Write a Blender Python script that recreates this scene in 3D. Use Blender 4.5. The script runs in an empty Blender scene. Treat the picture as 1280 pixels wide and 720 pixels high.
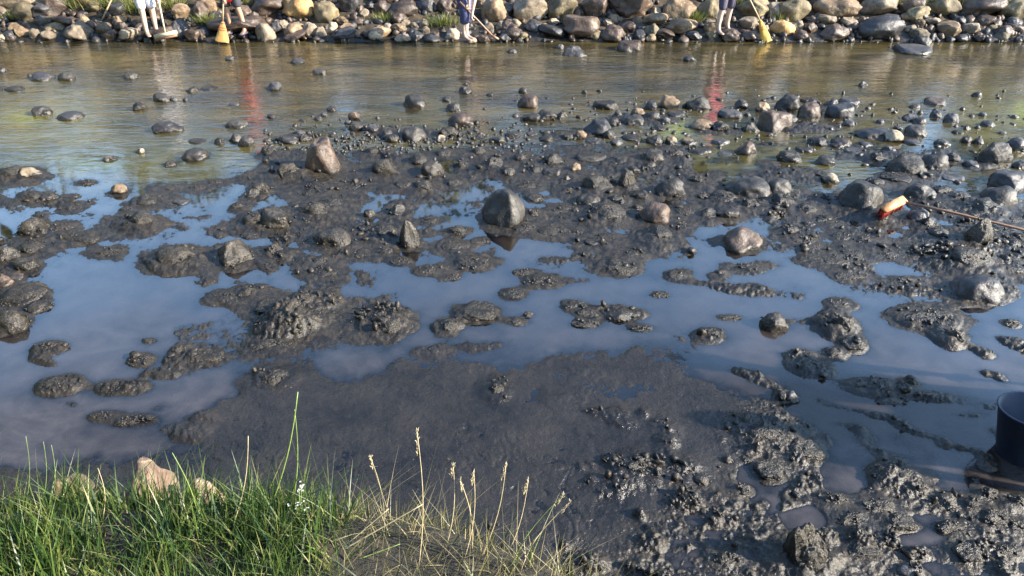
import bpy, bmesh, math, random
import numpy as np
from mathutils import Vector, Matrix, noise as mnoise
R = math.radians
random.seed(7); RS = np.random.RandomState(11)
scene = bpy.context.scene
C = scene.collection

# ------------------------------------------------------------------ camera, sky, sun, exposure
CAM_H, PITCH, F = 3.3, 31.6, 924.0
cam_d = bpy.data.cameras.new('camera'); cam = bpy.data.objects.new('camera', cam_d); C.objects.link(cam)
cam.location = (0, 0, CAM_H); cam.rotation_euler = (R(90 - PITCH), 0, 0)
cam_d.sensor_width = 36; cam_d.lens = 36 * F / 1280; cam_d.clip_start = 0.05; cam_d.clip_end = 600
scene.camera = cam
SUN_AZ = math.atan2(0.975, -0.22)      # clockwise from +Y
SUN_EL = R(27)
w = bpy.data.worlds.new('World'); scene.world = w; w.use_nodes = True
nt = w.node_tree; nt.nodes.clear()
sky = nt.nodes.new('ShaderNodeTexSky'); sky.sky_type = 'NISHITA'; sky.sun_disc = False
sky.sun_elevation = SUN_EL; sky.sun_rotation = SUN_AZ; sky.air_density = 1.25; sky.dust_density = 0.2; sky.ozone_density = 3.0
bg = nt.nodes.new('ShaderNodeBackground'); bg.inputs[1].default_value = 0.15
out = nt.nodes.new('ShaderNodeOutputWorld'); nt.links.new(sky.outputs[0], bg.inputs[0]); nt.links.new(bg.outputs[0], out.inputs[0])
sd = bpy.data.lights.new('sun', 'SUN'); sd.energy = 5.0; sd.angle = R(0.55); sd.color = (1.0, 0.90, 0.76)
sun = bpy.data.objects.new('sun', sd); C.objects.link(sun)
dirv = Vector((math.sin(SUN_AZ) * math.cos(SUN_EL), math.cos(SUN_AZ) * math.cos(SUN_EL), math.sin(SUN_EL)))
sun.rotation_euler = dirv.to_track_quat('Z', 'Y').to_euler()
scene.view_settings.view_transform = 'Standard'; scene.view_settings.look = 'None'
scene.view_settings.gamma = 1; scene.view_settings.use_curve_mapping = False
scene.view_settings.exposure = 2.14
scene.cycles.max_bounces = 6; scene.cycles.transparent_max_bounces = 12
scene.cycles.use_denoising = True

# ------------------------------------------------------------------ helpers
SIN, COS = math.sin(R(PITCH)), math.cos(R(PITCH))
SHORE = 14.07
def bank_z(y):                               # far bank profile
    return max(0.0, 0.36 * (y - SHORE)) if y < 20 else 2.13 + 0.16 * (y - 20)
def ray(px, py):
    u, v = (px - 640) / F, (py - 360) / F
    return Vector((u, COS - v * SIN, -SIN - v * COS))
def P(px, py, z=0.0):                        # where the line of sight of a pixel meets height z
    d = ray(px, py); t = (z - CAM_H) / d.z
    return Vector((d.x * t, d.y * t, z)), t
def PB(px, py):                              # same, but on the far bank's slope
    d = ray(px, py)
    t = (-0.36 * SHORE - CAM_H) / (d.z - 0.36 * d.y)
    return Vector((d.x * t, d.y * t, max(0, 0.36 * (d.y * t - SHORE)))), t

def tag(o, label=None, cat=None, group=None, kind=None):
    if label: o['label'] = label
    if cat: o['category'] = cat
    if group: o['group'] = group
    if kind: o['kind'] = kind
    return o
def link(name, me, mat=None, parent=None):
    o = bpy.data.objects.new(name, me); C.objects.link(o)
    if mat and not me.materials: me.materials.append(mat)
    if parent: o.parent = parent
    return o
def from_arrays(name, verts, faces, smooth=True):
    me = bpy.data.meshes.new(name)
    faces = np.asarray(faces, dtype=np.int32); verts = np.asarray(verts, dtype=np.float32)
    n, k = faces.shape
    me.vertices.add(len(verts)); me.vertices.foreach_set('co', verts.ravel())
    me.loops.add(n * k); me.loops.foreach_set('vertex_index', faces.ravel())
    me.polygons.add(n); me.polygons.foreach_set('loop_start', np.arange(n, dtype=np.int32) * k)
    me.polygons.foreach_set('loop_total', np.full(n, k, dtype=np.int32))
    me.update(calc_edges=True)
    me.polygons.foreach_set('use_smooth', np.full(n, smooth)); me.update()
    return me
def empty(name, loc, rz=0):
    o = bpy.data.objects.new(name, None); C.objects.link(o); o.location = loc; o.rotation_euler = (0, 0, rz); o.empty_display_size = .1
    return o

# numpy noise ------------------------------------------------------
_pt = np.arange(512, dtype=np.int64); np.random.RandomState(5).shuffle(_pt)
_ga = np.random.RandomState(6).rand(512) * 2 * math.pi
_gx, _gy = np.cos(_ga), np.sin(_ga)
def perlin(x, y):
    xi = np.floor(x).astype(np.int64); yi = np.floor(y).astype(np.int64)
    xf = x - xi; yf = y - yi
    u = xf * xf * xf * (xf * (xf * 6 - 15) + 10); v = yf * yf * yf * (yf * (yf * 6 - 15) + 10)
    def g(ix, iy, dx, dy):
        h = _pt[(_pt[ix & 511] + iy) & 511]
        return _gx[h] * dx + _gy[h] * dy
    a = g(xi, yi, xf, yf); b = g(xi + 1, yi, xf - 1, yf); c = g(xi, yi + 1, xf, yf - 1); d = g(xi + 1, yi + 1, xf - 1, yf - 1)
    return (a * (1 - u) + b * u) * (1 - v) + (c * (1 - u) + d * u) * v * 1.0
def fbm(x, y, o=4, g=.5):
    s = 0; a = 1.0
    for i in range(o):
        s = s + a * perlin(x * 2 ** i + 17.3 * i, y * 2 ** i - 9.1 * i); a *= g
    return s

# ------------------------------------------------------------------ materials
class NT:
    def __init__(s, name):
        s.m = bpy.data.materials.new(name); s.m.use_nodes = True; s.t = s.m.node_tree
        s.b = s.t.nodes['Principled BSDF']; s.o = s.t.nodes['Material Output']
    def n(s, typ, **kw):
        x = s.t.nodes.new('ShaderNode' + typ)
        for k, v in kw.items():
            if k.startswith('i_'):
                x.inputs[k[2:].replace('_', ' ')].default_value = v
            else: setattr(x, k, v)
        return x
    def l(s, a, b): s.t.links.new(a, b)
    def noise(s, vec, scale, detail=4, rough=.55, dist=0):
        x = s.n('TexNoise'); x.inputs['Scale'].default_value = scale; x.inputs['Detail'].default_value = detail
        x.inputs['Roughness'].default_value = rough; x.inputs['Distortion'].default_value = dist; s.l(vec, x.inputs['Vector']); return x.outputs[0]
    def ramp(s, fac, stops):
        x = s.n('ValToRGB'); e = x.color_ramp.elements
        while len(e) < len(stops): e.new(.5)
        for q, (p, c) in zip(e, stops): q.position = p; q.color = (*c, 1) if not isinstance(c, (int, float)) else (c, c, c, 1)
        s.l(fac, x.inputs[0]); return x.outputs[0]
    def mix(s, fac, a, b, mode='MIX'):
        x = s.n('Mix', data_type='RGBA', blend_type=mode)
        for sock, v in ((x.inputs[0], fac), (x.inputs[6], a), (x.inputs[7], b)):
            if isinstance(v, (int, float)): sock.default_value = v
            elif isinstance(v, tuple): sock.default_value = (*v, 1)
            else: s.l(v, sock)
        return x.outputs[2]
    def math(s, op, a, b=0, clamp=False):
        x = s.n('Math', operation=op, use_clamp=clamp)
        for sock, v in ((x.inputs[0], a), (x.inputs[1], b)):
            if isinstance(v, (int, float)): sock.default_value = v
            else: s.l(v, sock)
        return x.outputs[0]
    def mapr(s, v, a, b, c=0, d=1):
        x = s.n('MapRange'); s.l(v, x.inputs[0])
        for i, q in enumerate((a, b, c, d)): x.inputs[i + 1].default_value = q
        return x.outputs[0]
    def bump(s, h, strength, dist, normal=None):
        x = s.n('Bump'); x.inputs['Strength'].default_value = strength; x.inputs['Distance'].default_value = dist
        s.l(h, x.inputs['Height'])
        if normal is not None: s.l(normal, x.inputs['Normal'])
        return x.outputs[0]
    def col(s, v):
        if isinstance(v, tuple): s.b.inputs['Base Color'].default_value = (*v, 1)
        else: s.l(v, s.b.inputs['Base Color'])
    def rough(s, v):
        if isinstance(v, (int, float)): s.b.inputs['Roughness'].default_value = v
        else: s.l(v, s.b.inputs['Roughness'])

def mud_nodes(s, pos, z):
    """wet silt: colour, roughness and normal shared by the ground and by mud-coated stones"""
    n1 = s.noise(pos, 2.2, 5); n2 = s.noise(pos, 14, 5, .6); n3 = s.noise(pos, 70, 4, .65)
    c = s.ramp(n1, [(.3, (.005, .0042, .0034)), (.55, (.011, .0092, .0072)), (.75, (.024, .019, .014))])
    c = s.mix(s.mapr(n2, .42, .72), c, (.030, .024, .016))
    c = s.mix(s.mapr(n3, .60, .76), c, (.13, .11, .075))                  # grains of sand and shell in the silt
    dry = s.mapr(s.math('ADD', z, s.math('MULTIPLY', n2, .06)), .11, .28)
    c = s.mix(s.math('MULTIPLY', dry, .4), c, (.085, .072, .05))           # crust drying where it stands clear of the water
    return c, n1, n2, n3, dry

def make_mud():
    s = NT('wet_mud'); g = s.n('NewGeometry'); pos = g.outputs['Position']
    sx = s.n('SeparateXYZ'); s.l(pos, sx.inputs[0])
    c, n1, n2, n3, dry = mud_nodes(s, pos, sx.outputs[2])
    soil = s.mapr(sx.outputs[1], 14.2, 14.8)
    si = s.n('Attribute', attribute_name='silt').outputs['Fac']
    c = s.mix(s.math('MULTIPLY', si, .75), c, s.ramp(n1, [(.35, (.007, .006, .0055)), (.65, (.017, .0145, .013))]))
    c = s.mix(soil, c, s.ramp(s.noise(pos, 5, 6), [(.35, (.012, .009, .006)), (.6, (.05, .036, .02))]))
    s.col(c)
    cl = s.n('Attribute', attribute_name='clod')
    r = s.ramp(n2, [(.3, .28), (.7, .52)]); r = s.mix(s.math('MULTIPLY', si, .8), r, s.ramp(n1, [(.35, .16), (.65, .34)]))
    s.rough(s.mix(s.math('MAXIMUM', soil, s.math('MULTIPLY', dry, .6)), r, (.85, .85, .85)))
    s.b.inputs['IOR'].default_value = 1.36
    vo = s.n('TexVoronoi'); vo.inputs['Scale'].default_value = 45; s.l(pos, vo.inputs['Vector'])
    mp = s.n('Mapping'); mp.inputs['Rotation'].default_value = (0, 0, R(52)); mp.inputs['Scale'].default_value = (2.5, 5, 1); s.l(pos, mp.inputs[0])
    flow = s.noise(mp.outputs[0], 3.2, 6, .6, .8)
    fm = s.mapr(s.noise(pos, 1.1, 3), .35, .65, .1, 1.0)
    b = s.bump(s.math('MULTIPLY', flow, fm), .35, .02)
    b = s.bump(n2, .55, .02, b)
    b = s.bump(n3, .6, .010, b)
    x = s.n('Bump'); x.inputs['Distance'].default_value = .016; s.l(vo.outputs[0], x.inputs['Height']); s.l(b, x.inputs['Normal'])
    s.l(s.math('MULTIPLY', cl.outputs['Fac'], .4), x.inputs['Strength'])
    s.l(x.outputs[0], s.b.inputs['Normal'])
    return s.m

def make_clod():
    s = NT('clod_mud'); g = s.n('NewGeometry'); pos = g.outputs['Position']
    sx = s.n('SeparateXYZ'); s.l(pos, sx.inputs[0])
    c, n1, n2, n3, dry = mud_nodes(s, pos, sx.outputs[2])
    s.col(c); s.rough(s.ramp(n2, [(.3, .26), (.7, .55)])); s.b.inputs['IOR'].default_value = 1.4
    s.l(s.bump(n3, .7, .010, s.bump(n2, .6, .02)), s.b.inputs['Normal'])
    return s.m

def make_rock(name, stops, rough=.6, mud=.0, wet_h=.035, spec=1.4):
    s = NT(name); g = s.n('NewGeometry'); pos = g.outputs['Position']; oi = s.n('ObjectInfo')
    sx = s.n('SeparateXYZ'); s.l(pos, sx.inputs[0]); z = sx.outputs[2]
    off = s.n('VectorMath', operation='ADD'); s.l(pos, off.inputs[0])
    sc = s.n('VectorMath', operation='SCALE'); s.l(oi.outputs['Random'], sc.inputs['Scale']); sc.inputs[0].default_value = (31, 17, 23); s.l(sc.outputs[0], off.inputs[1])
    p = off.outputs[0]
    a = s.noise(p, 4.5, 6, .62, .4); b_ = s.noise(p, 26, 5, .65); c_ = s.noise(p, 90, 3, .6)
    base = s.ramp(a, stops)
    base = s.mix(s.mapr(b_, .35, .7, .0, .5), base, s.mix(1.0, base, (.45, .42, .4), 'MULTIPLY'))
    # pale lichen and mineral blotches
    base = s.mix(s.mapr(s.noise(p, 9, 4, .7, 1.2), .60, .68, 0, .45), base, tuple(min(1, q * 1.9) for q in stops[-1][1]))
    hv = s.n('HueSaturation'); s.l(base, hv.inputs['Color']); s.l(s.mapr(oi.outputs['Random'], 0, 1, .65, 1.3), hv.inputs['Value'])
    base = hv.outputs[0]
    mc, n1, n2, n3, dry = mud_nodes(s, pos, z)
    # wet silt clings to the foot of the stone and, on coated stones, over most of it
    lvl = s.math('ADD', z, s.math('MULTIPLY', s.math('SUBTRACT', a, .5), .22))
    line = s.mapr(lvl, wet_h - .012, wet_h + .018, 1, 0)
    if mud:
        patch = s.mapr(s.noise(p, 7, 5, .65, .6), .62 - .42 * mud, .70 - .42 * mud, 1, 0)
        patch = s.math('SUBTRACT', 1, patch) if False else patch
        line = s.math('MAXIMUM', line, s.math('MULTIPLY', s.math('SUBTRACT', 1, patch), .95))
    s.col(s.mix(line, base, mc))
    s.rough(s.mix(line, (rough,) * 3, (.3, .3, .3))); s.b.inputs['IOR'].default_value = spec
    nb = s.bump(a, .5, .05); nb = s.bump(b_, .55, .018, nb); nb = s.bump(c_, .5, .006, nb)
    if mud: nb = s.bump(n3, .9 * mud, .014, s.bump(n2, .6, .03, nb))
    s.l(nb, s.b.inputs['Normal'])
    return s.m

M = {}
M['mud'] = make_mud(); M['clod'] = make_clod()
M['g'] = make_rock('grey_stone', [(.3, (.015, .0145, .013)), (.55, (.032, .029, .025)), (.75, (.075, .064, .05))], .5)
M['k'] = make_rock('dark_wet_stone', [(.3, (.018, .017, .018)), (.6, (.04, .038, .038)), (.8, (.075, .07, .066))], .42, wet_h=.02, spec=1.4)
M['b'] = make_rock('brown_stone', [(.3, (.026, .018, .014)), (.55, (.062, .042, .030)), (.75, (.12, .088, .058))], .42)
M['t'] = make_rock('tan_stone', [(.3, (.06, .04, .022)), (.5, (.14, .095, .055)), (.75, (.26, .19, .11))], .6)
M['l'] = make_rock('pale_stone', [(.3, (.08, .06, .04)), (.5, (.18, .14, .095)), (.75, (.34, .28, .20))], .7)
M['o'] = make_rock('olive_stone', [(.3, (.045, .036, .022)), (.5, (.115, .09, .05)), (.75, (.22, .18, .10))], .7)
M['y'] = make_rock('ochre_stone', [(.3, (.13, .07, .025)), (.5, (.28, .17, .06)), (.75, (.36, .27, .14))], .7)
M['m'] = make_rock('mud_coated_stone', [(.3, (.02, .017, .013)), (.55, (.045, .038, .028)), (.75, (.08, .066, .046))], .4, mud=1.0, wet_h=.05)
M['n'] = make_rock('part_coated_stone', [(.3, (.028, .023, .018)), (.55, (.065, .054, .039)), (.75, (.14, .115, .08))], .4, mud=.6, wet_h=.045)
COLWORD = dict(g='grey', k='dark wet', b='brown', t='tan', l='pale', o='olive grey', y='ochre', m='mud covered', n='muddy grey')

# ------------------------------------------------------------------ layout of water and mud (photo pixels -> ground)
GX0, GY0, GS = -160, -60, 2.0
NXg, NYg = 800, 430
gxx, gyy = np.meshgrid(GX0 + GS * np.arange(NXg), GY0 + GS * np.arange(NYg))
def inpoly(poly):
    r = np.zeros(gxx.shape, bool); n = len(poly)
    for i in range(n):
        x1, y1 = poly[i]; x2, y2 = poly[(i + 1) % n]
        if y1 == y2: continue
        c = ((gyy < y1) != (gyy < y2)) & (gxx < (x2 - x1) * (gyy - y1) / (y2 - y1) + x1)
        r ^= c
    return r
def inell(x, y, wd, ht, a=0):
    ca, sa = math.cos(R(a)), math.sin(R(a)); dx = gxx - x; dy = gyy - y
    return ((dx * ca + dy * sa) / (wd / 2)) ** 2 + ((-dx * sa + dy * ca) / (ht / 2)) ** 2 < 1
def blur(a, s):
    k = np.exp(-.5 * (np.arange(-int(3 * s), int(3 * s) + 1) / s) ** 2); k /= k.sum(); h = len(k) // 2
    a = np.pad(a, ((h, h), (h, h)), 'edge')
    a = np.apply_along_axis(lambda m: np.convolve(m, k, 'valid'), 0, a)
    return np.apply_along_axis(lambda m: np.convolve(m, k, 'valid'), 1, a)

W = np.zeros(gxx.shape)
RIVER = [(-400, -200), (1800, -200), (1800, 236), (1290, 236), (1180, 226), (1100, 232), (1060, 226), (1000, 205), (950, 214), (880, 222), (862, 200), (848, 186), (760, 180), (640, 176),
         (600, 184), (520, 188), (420, 186), (345, 188), (325, 205), (300, 222), (200, 229), (90, 222), (40, 208), (-400, 206)]
POOLS = [
 [(45, 352), (82, 332), (105, 327), (155, 332), (185, 327), (192, 340), (225, 347), (250, 342), (270, 335), (295, 342), (320, 325), (330, 345), (345, 355), (300, 357), (270, 362), (253, 375), (262, 384), (297, 383),
  (262, 400), (220, 407), (222, 425), (207, 442), (212, 455), (250, 462), (297, 465), (292, 490), (272, 512), (262, 530), (240, 560), (120, 580), (-300, 580), (-300, 425), (0, 422), (25, 413), (42, 397), (72, 377), (62, 360)],
 [(103, 262), (130, 250), (172, 247), (165, 257), (150, 268), (128, 273), (110, 268)],
 [(245, 262), (262, 246), (285, 250), (292, 262), (265, 271), (248, 268)],
 [(0, 262), (28, 263), (26, 272), (0, 270)], [(-20, 276), (28, 276), (26, 298), (-20, 300)],
 [(62, 312), (100, 304), (128, 291), (142, 300), (146, 312), (120, 314)],
 [(203, 306), (225, 292), (249, 292), (240, 303)], [(196, 283), (216, 284), (214, 291), (197, 292)], [(198, 270), (226, 268), (224, 275), (200, 276)],
 [(152, 310), (172, 312), (176, 330), (158, 332)], [(84, 236), (110, 230), (146, 229), (140, 236), (110, 240)], [(38, 235), (66, 232), (70, 240), (40, 240)],
 [(322, 256), (340, 236), (352, 222), (386, 222), (394, 244), (380, 253), (332, 257)],
 [(332, 292), (362, 289), (358, 298), (334, 298)], [(357, 280), (380, 277), (376, 286), (358, 286)], [(335, 345), (352, 340), (376, 350), (372, 362), (338, 362)],
 [(440, 248), (475, 240), (495, 239), (515, 244), (532, 240), (545, 235), (607, 234), (602, 248), (570, 249), (520, 250), (480, 248)],
 [(468, 206), (520, 200), (580, 200), (575, 214), (520, 224), (478, 222)],
 [(474, 266), (492, 266), (490, 273), (476, 273)], [(512, 261), (548, 262), (550, 271), (516, 270)], [(532, 283), (570, 275), (600, 272), (600, 284), (560, 287)],
 [(480, 322), (500, 310), (525, 297), (545, 290), (585, 291), (600, 286), (645, 296), (690, 300), (732, 306), (760, 311), (757, 318), (740, 322), (700, 322), (665, 326), (640, 323), (668, 340), (720, 344),
  (745, 338), (800, 345), (806, 330), (812, 322), (847, 321), (880, 316), (886, 310), (847, 302), (855, 290), (892, 286), (925, 290), (962, 318), (1005, 335), (1034, 346), (1036, 362), (1060, 372), (1100, 372), (1180, 386), (1240, 380), (1300, 372), (1400, 372),
  (1400, 500), (1250, 500), (1150, 486), (1080, 480), (1030, 470), (1000, 440), (960, 436), (900, 432), (845, 424), (790, 428), (700, 432), (640, 426), (585, 423), (535, 428), (505, 438), (470, 460), (425, 472), (392, 456), (405, 440), (472, 425),
  (505, 410), (512, 385), (500, 372), (440, 372), (408, 370), (430, 362), (476, 360), (472, 340)],
 [(848, 434), (900, 434), (960, 440), (1010, 470), (1060, 492), (1130, 500), (1250, 515), (1400, 520), (1400, 590), (1240, 590), (1150, 572), (1060, 556), (1000, 520), (930, 490), (880, 462)],
 [(1100, 288), (1130, 283), (1155, 288), (1140, 298), (1108, 298)], [(964, 276), (985, 272), (988, 285), (966, 285)], [(1083, 332), (1110, 330), (1152, 342), (1148, 348), (1098, 342)],
 [(868, 238), (895, 236), (905, 250), (868, 252)], [(868, 262), (905, 262), (900, 270), (872, 270)],
 [(1020, 566), (1060, 552), (1100, 574), (1100, 600), (1060, 622), (1028, 614)], [(975, 640), (1012, 632), (1034, 650), (1024, 668), (985, 662)],
 [(1120, 580), (1160, 572), (1240, 590), (1400, 600), (1400, 636), (1290, 618), (1200, 616), (1150, 606)], [(1108, 655), (1150, 640), (1200, 650), (1190, 672), (1130, 682)],
 [(905, 585), (950, 570), (985, 600), (965, 640), (930, 620)], [(950, 610), (975, 612), (975, 640), (955, 636)], [(655, 240), (690, 232), (700, 240), (668, 246)],
 [(770, 285), (795, 282), (798, 294), (776, 296)],
]
ISLES = [  # x, y, w, h, angle: mud standing out of the pools
 (62, 436, 56, 18, -8), (50, 452, 50, 12, 10), (76, 482, 70, 24, -8), (155, 484, 70, 18, -4), (178, 450, 38, 17, 0), (200, 466, 70, 9, -6), (186, 426, 24, 8, 0), (132, 521, 46, 14, -4), (168, 527, 60, 16, -8),
 (203, 508, 36, 9, -12), (252, 375, 10, 6, 0), (100, 335, 30, 5, -4), (205, 362, 26, 4, 0), (258, 352, 36, 14, 0), (220, 470, 50, 9, -5), (235, 450, 60, 22, -6), (90, 505, 30, 8, 8), (250, 520, 50, 16, 0), (230, 540, 60, 20, 0),
 (567, 308, 44, 18, 0), (592, 328, 52, 18, 0), (535, 338, 40, 14, 0), (566, 346, 22, 9, 0), (600, 301, 26, 8, 0), (500, 327, 34, 11, 0), (458, 375, 60, 9, 0), (485, 368, 36, 8, 0), (555, 350, 30, 6, 0),
 (595, 392, 54, 20, 0), (645, 401, 50, 8, 4), (560, 409, 36, 14, 0), (640, 367, 34, 12, 0), (676, 352, 52, 16, 0), (772, 334, 50, 18, 0), (790, 319, 46, 14, 0), (730, 322, 60, 10, 4), (720, 350, 40, 8, 0),
 (845, 344, 34, 14, 0), (880, 355, 70, 9, 8), (930, 362, 90, 18, 6), (990, 368, 50, 12, 6), (825, 368, 26, 8, 0), (775, 392, 76, 18, 4), (718, 382, 34, 14, 12), (732, 405, 36, 10, 4), (800, 411, 36, 9, 6), (912, 397, 36, 7, 6),
 (885, 419, 44, 18, 0), (600, 432, 60, 12, 0), (545, 440, 50, 14, 0), (850, 425, 60, 6, 30), (935, 340, 50, 10, 0), (905, 330, 36, 8, 0), (901, 341, 18, 8, 0), (860, 325, 30, 6, 0),
 (1000, 402, 60, 8, 0), (1045, 404, 50, 34, 20), (1068, 432, 34, 16, 15), (1042, 443, 34, 14, 0), (1050, 380, 46, 12, 8), (1155, 398, 96, 26, 8), (1180, 420, 46, 24, 40), (1264, 404, 24, 9, 10), (1000, 445, 34, 16, 0), (1012, 462, 66, 20, 8),
 (1130, 362, 120, 14, 4), (1235, 360, 80, 30, 10), (1100, 486, 80, 22, 4), (1165, 498, 46, 12, 6), (1225, 440, 50, 12, 20), (1265, 430, 50, 14, 20), (1240, 470, 60, 10, 15),
 (980, 496, 34, 18, 0), (1040, 505, 60, 8, 20), (1100, 520, 90, 9, 14), (1150, 540, 90, 10, 16), (1210, 520, 60, 8, 0), (1060, 535, 60, 8, 16), (1200, 560, 70, 8, 10), (940, 470, 60, 14, 20), (960, 480, 60, 10, 10),
 (1120, 600, 74, 32, 20), (1010, 220, 60, 12, 0), (960, 205, 40, 10, 0), (1100, 195, 120, 14, 0), (1150, 218, 90, 14, 0), (1230, 208, 50, 10, 0), (900, 165, 90, 10, 0), (1000, 160, 120, 14, 0), (800, 150, 120, 14, 0), (1040, 136, 90, 10, 0),
 (715, 168, 100, 10, 0), (680, 148, 60, 8, 0), (500, 166, 100, 12, 0), (560, 168, 60, 10, 0), (300, 172, 60, 8, 0), (370, 172, 60, 10, 0), (860, 185, 110, 8, 0), (820, 205, 30, 6, 0), (950, 180, 60, 8, 0), (1060, 182, 90, 8, 0),
 (600, 150, 40, 5, 0), (450, 158, 50, 6, 0), (1180, 190, 60, 9, 0),
]
W[inpoly(RIVER)] = 1
for p in POOLS: W[inpoly(p)] = 1
for e in ISLES: W[inell(*e)] = 0
Wb = blur(W, 2.0); Wsoft = blur(W, 9.0)
DM = np.zeros(gxx.shape)
def dome(x, y, wd, ht, a, amp):
    ca, sa = math.cos(R(a)), math.sin(R(a)); dx = gxx - x; dy = gyy - y
    q = ((dx * ca + dy * sa) / (wd / 2)) ** 2 + ((-dx * sa + dy * ca) / (ht / 2)) ** 2
    np.maximum(DM, amp * np.clip(1 - q, 0, 1) ** .75, out=DM)
for e in ISLES: dome(e[0], e[1], e[2] * 1.15, e[3] * 1.25, e[4], .018 + .0012 * e[3])
for e in [(372, 398, 124, 56, -26, .16), (338, 430, 80, 26, -12, .05), (482, 402, 84, 44, 0, .10), (1155, 400, 104, 34, 6, .06), (1186, 424, 40, 26, 40, .04), (345, 474, 60, 30, 0, .05), (595, 391, 60, 26, 0, .04), (775, 391, 90, 22, 3, .045),
          (225, 325, 70, 34, 0, .05), (292, 322, 64, 44, 0, .04), (420, 300, 80, 34, 0, .05), (480, 296, 90, 34, 0, .05), (772, 334, 60, 22, 0, .05), (345, 275, 60, 34, 0, .05), (400, 236, 80, 26, 0, .05), (1205, 322, 90, 44, 0, .07), (955, 545, 90, 60, 20, .05),
          (620, 486, 60, 40, 30, .03), (800, 592, 70, 50, 30, .035), (855, 590, 50, 34, 0, .03), (590, 460, 60, 20, 0, .012), (690, 455, 80, 24, 0, .012), (545, 470, 60, 18, 0, .01), (180, 535, 90, 24, 0, .02), (560, 545, 70, 26, 20, .01)]: dome(*e)
rd = np.random.RandomState(77)
for i in range(620):
    x, y = rd.uniform(-100, 1380), 188 + 185 * rd.rand() ** 1.1
    if y < 235 and (x < 300 or x > 1000): continue
    if 60 < x < 250 and y > 325 or (y > 330 and x > 440 and rd.rand() < .7): continue
    wd = rd.uniform(14, 58) * (y / 300) ** .5; dome(x, y, wd, wd * rd.uniform(.3, .5), rd.uniform(-8, 8), rd.uniform(.012, .045))
for i in range(150):
    x, y = rd.uniform(250, 1400), rd.uniform(430, 760); wd = rd.uniform(20, 90)
    if x > 850 and y < 560: continue
    dome(x, y, wd, wd * rd.uniform(.3, .5), rd.uniform(0, 40), rd.uniform(.003, .012))
for i in range(110):
    x, y = rd.uniform(620, 1400), rd.uniform(500, 780)
    if y < 540 + (1100 - x) * .12 and x > 900 or x + .5 * y < 1000: continue
    wd = rd.uniform(16, 60); dome(x, y, wd, wd * rd.uniform(.4, .65), rd.uniform(0, 40), rd.uniform(.02, .06))
DM = blur(DM, 1.0)
S = np.zeros(gxx.shape); S[inpoly([(230, 470), (400, 440), (520, 425), (700, 424), (850, 424), (900, 470), (960, 530), (900, 600), (760, 680), (700, 900), (-300, 900), (-300, 560), (100, 560)])] = 1
S = blur(S, 7)
K = np.zeros(gxx.shape)
K[inpoly([(780, 600), (880, 560), (870, 505), (905, 488), (1000, 505), (1060, 560), (1130, 590), (1280, 620), (1600, 640), (1600, 900), (640, 900), (660, 700), (720, 660)])] = 1
K[inpoly([(880, 240), (1060, 250), (1280, 250), (1600, 250), (1600, 390), (1180, 380), (1040, 345), (960, 320), (900, 280)])] = .8
K[inpoly([(330, 185), (860, 185), (860, 250), (720, 285), (640, 270), (330, 250)])] = .4
K[inpoly([(320, 368), (420, 365), (510, 385), (500, 410), (400, 430), (310, 450), (300, 420)])] = .2
K[inpoly([(940, 436), (1100, 470), (1240, 500), (1240, 575), (1000, 510)])] = .7
K = blur(K, 6)
RP = np.zeros(gxx.shape); RP[gyy < 188] = 1; RP[(gyy < 232) & (gxx > 880)] = .5
RP[inell(200, 205, 420, 50)] = .12; RP[inell(860, 200, 200, 40)] = .15; RP[inell(560, 180, 180, 18)] = .25
RP = blur(RP, 9)
MIRROR_AL = np.zeros(gxx.shape)  # olive algae tint, strengthened to paint in green trees mirrored in calm water
for e in [(190, 205, 420, 56, 0), (60, 150, 160, 80, 0), (900, 205, 200, 44, 0), (860, 162, 90, 24, 0), (560, 178, 220, 16, 0), (1050, 215, 160, 40, 0), (1250, 150, 120, 60, 0)]: MIRROR_AL[inell(*e)] = 1
MIRROR_AL = blur(MIRROR_AL, 10)
YG = np.zeros(gxx.shape)
for e in [(846, 160, 26, 11, 0), (845, 168, 40, 8, 0), (1278, 140, 24, 26, 0), (30, 148, 50, 9, 0), (935, 162, 16, 8, 0), (120, 205, 90, 8, 0)]: YG[inell(*e)] = 1
YG = blur(YG, 2.5)
def samp(A, px, py):
    fx = np.clip((px - GX0) / GS, 0, NXg - 1.001); fy = np.clip((py - GY0) / GS, 0, NYg - 1.001)
    i = fx.astype(int); j = fy.astype(int); a = fx - i; b = fy - j
    return (A[j, i] * (1 - a) + A[j, i + 1] * a) * (1 - b) + (A[j + 1, i] * (1 - a) + A[j + 1, i + 1] * a) * b

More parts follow.
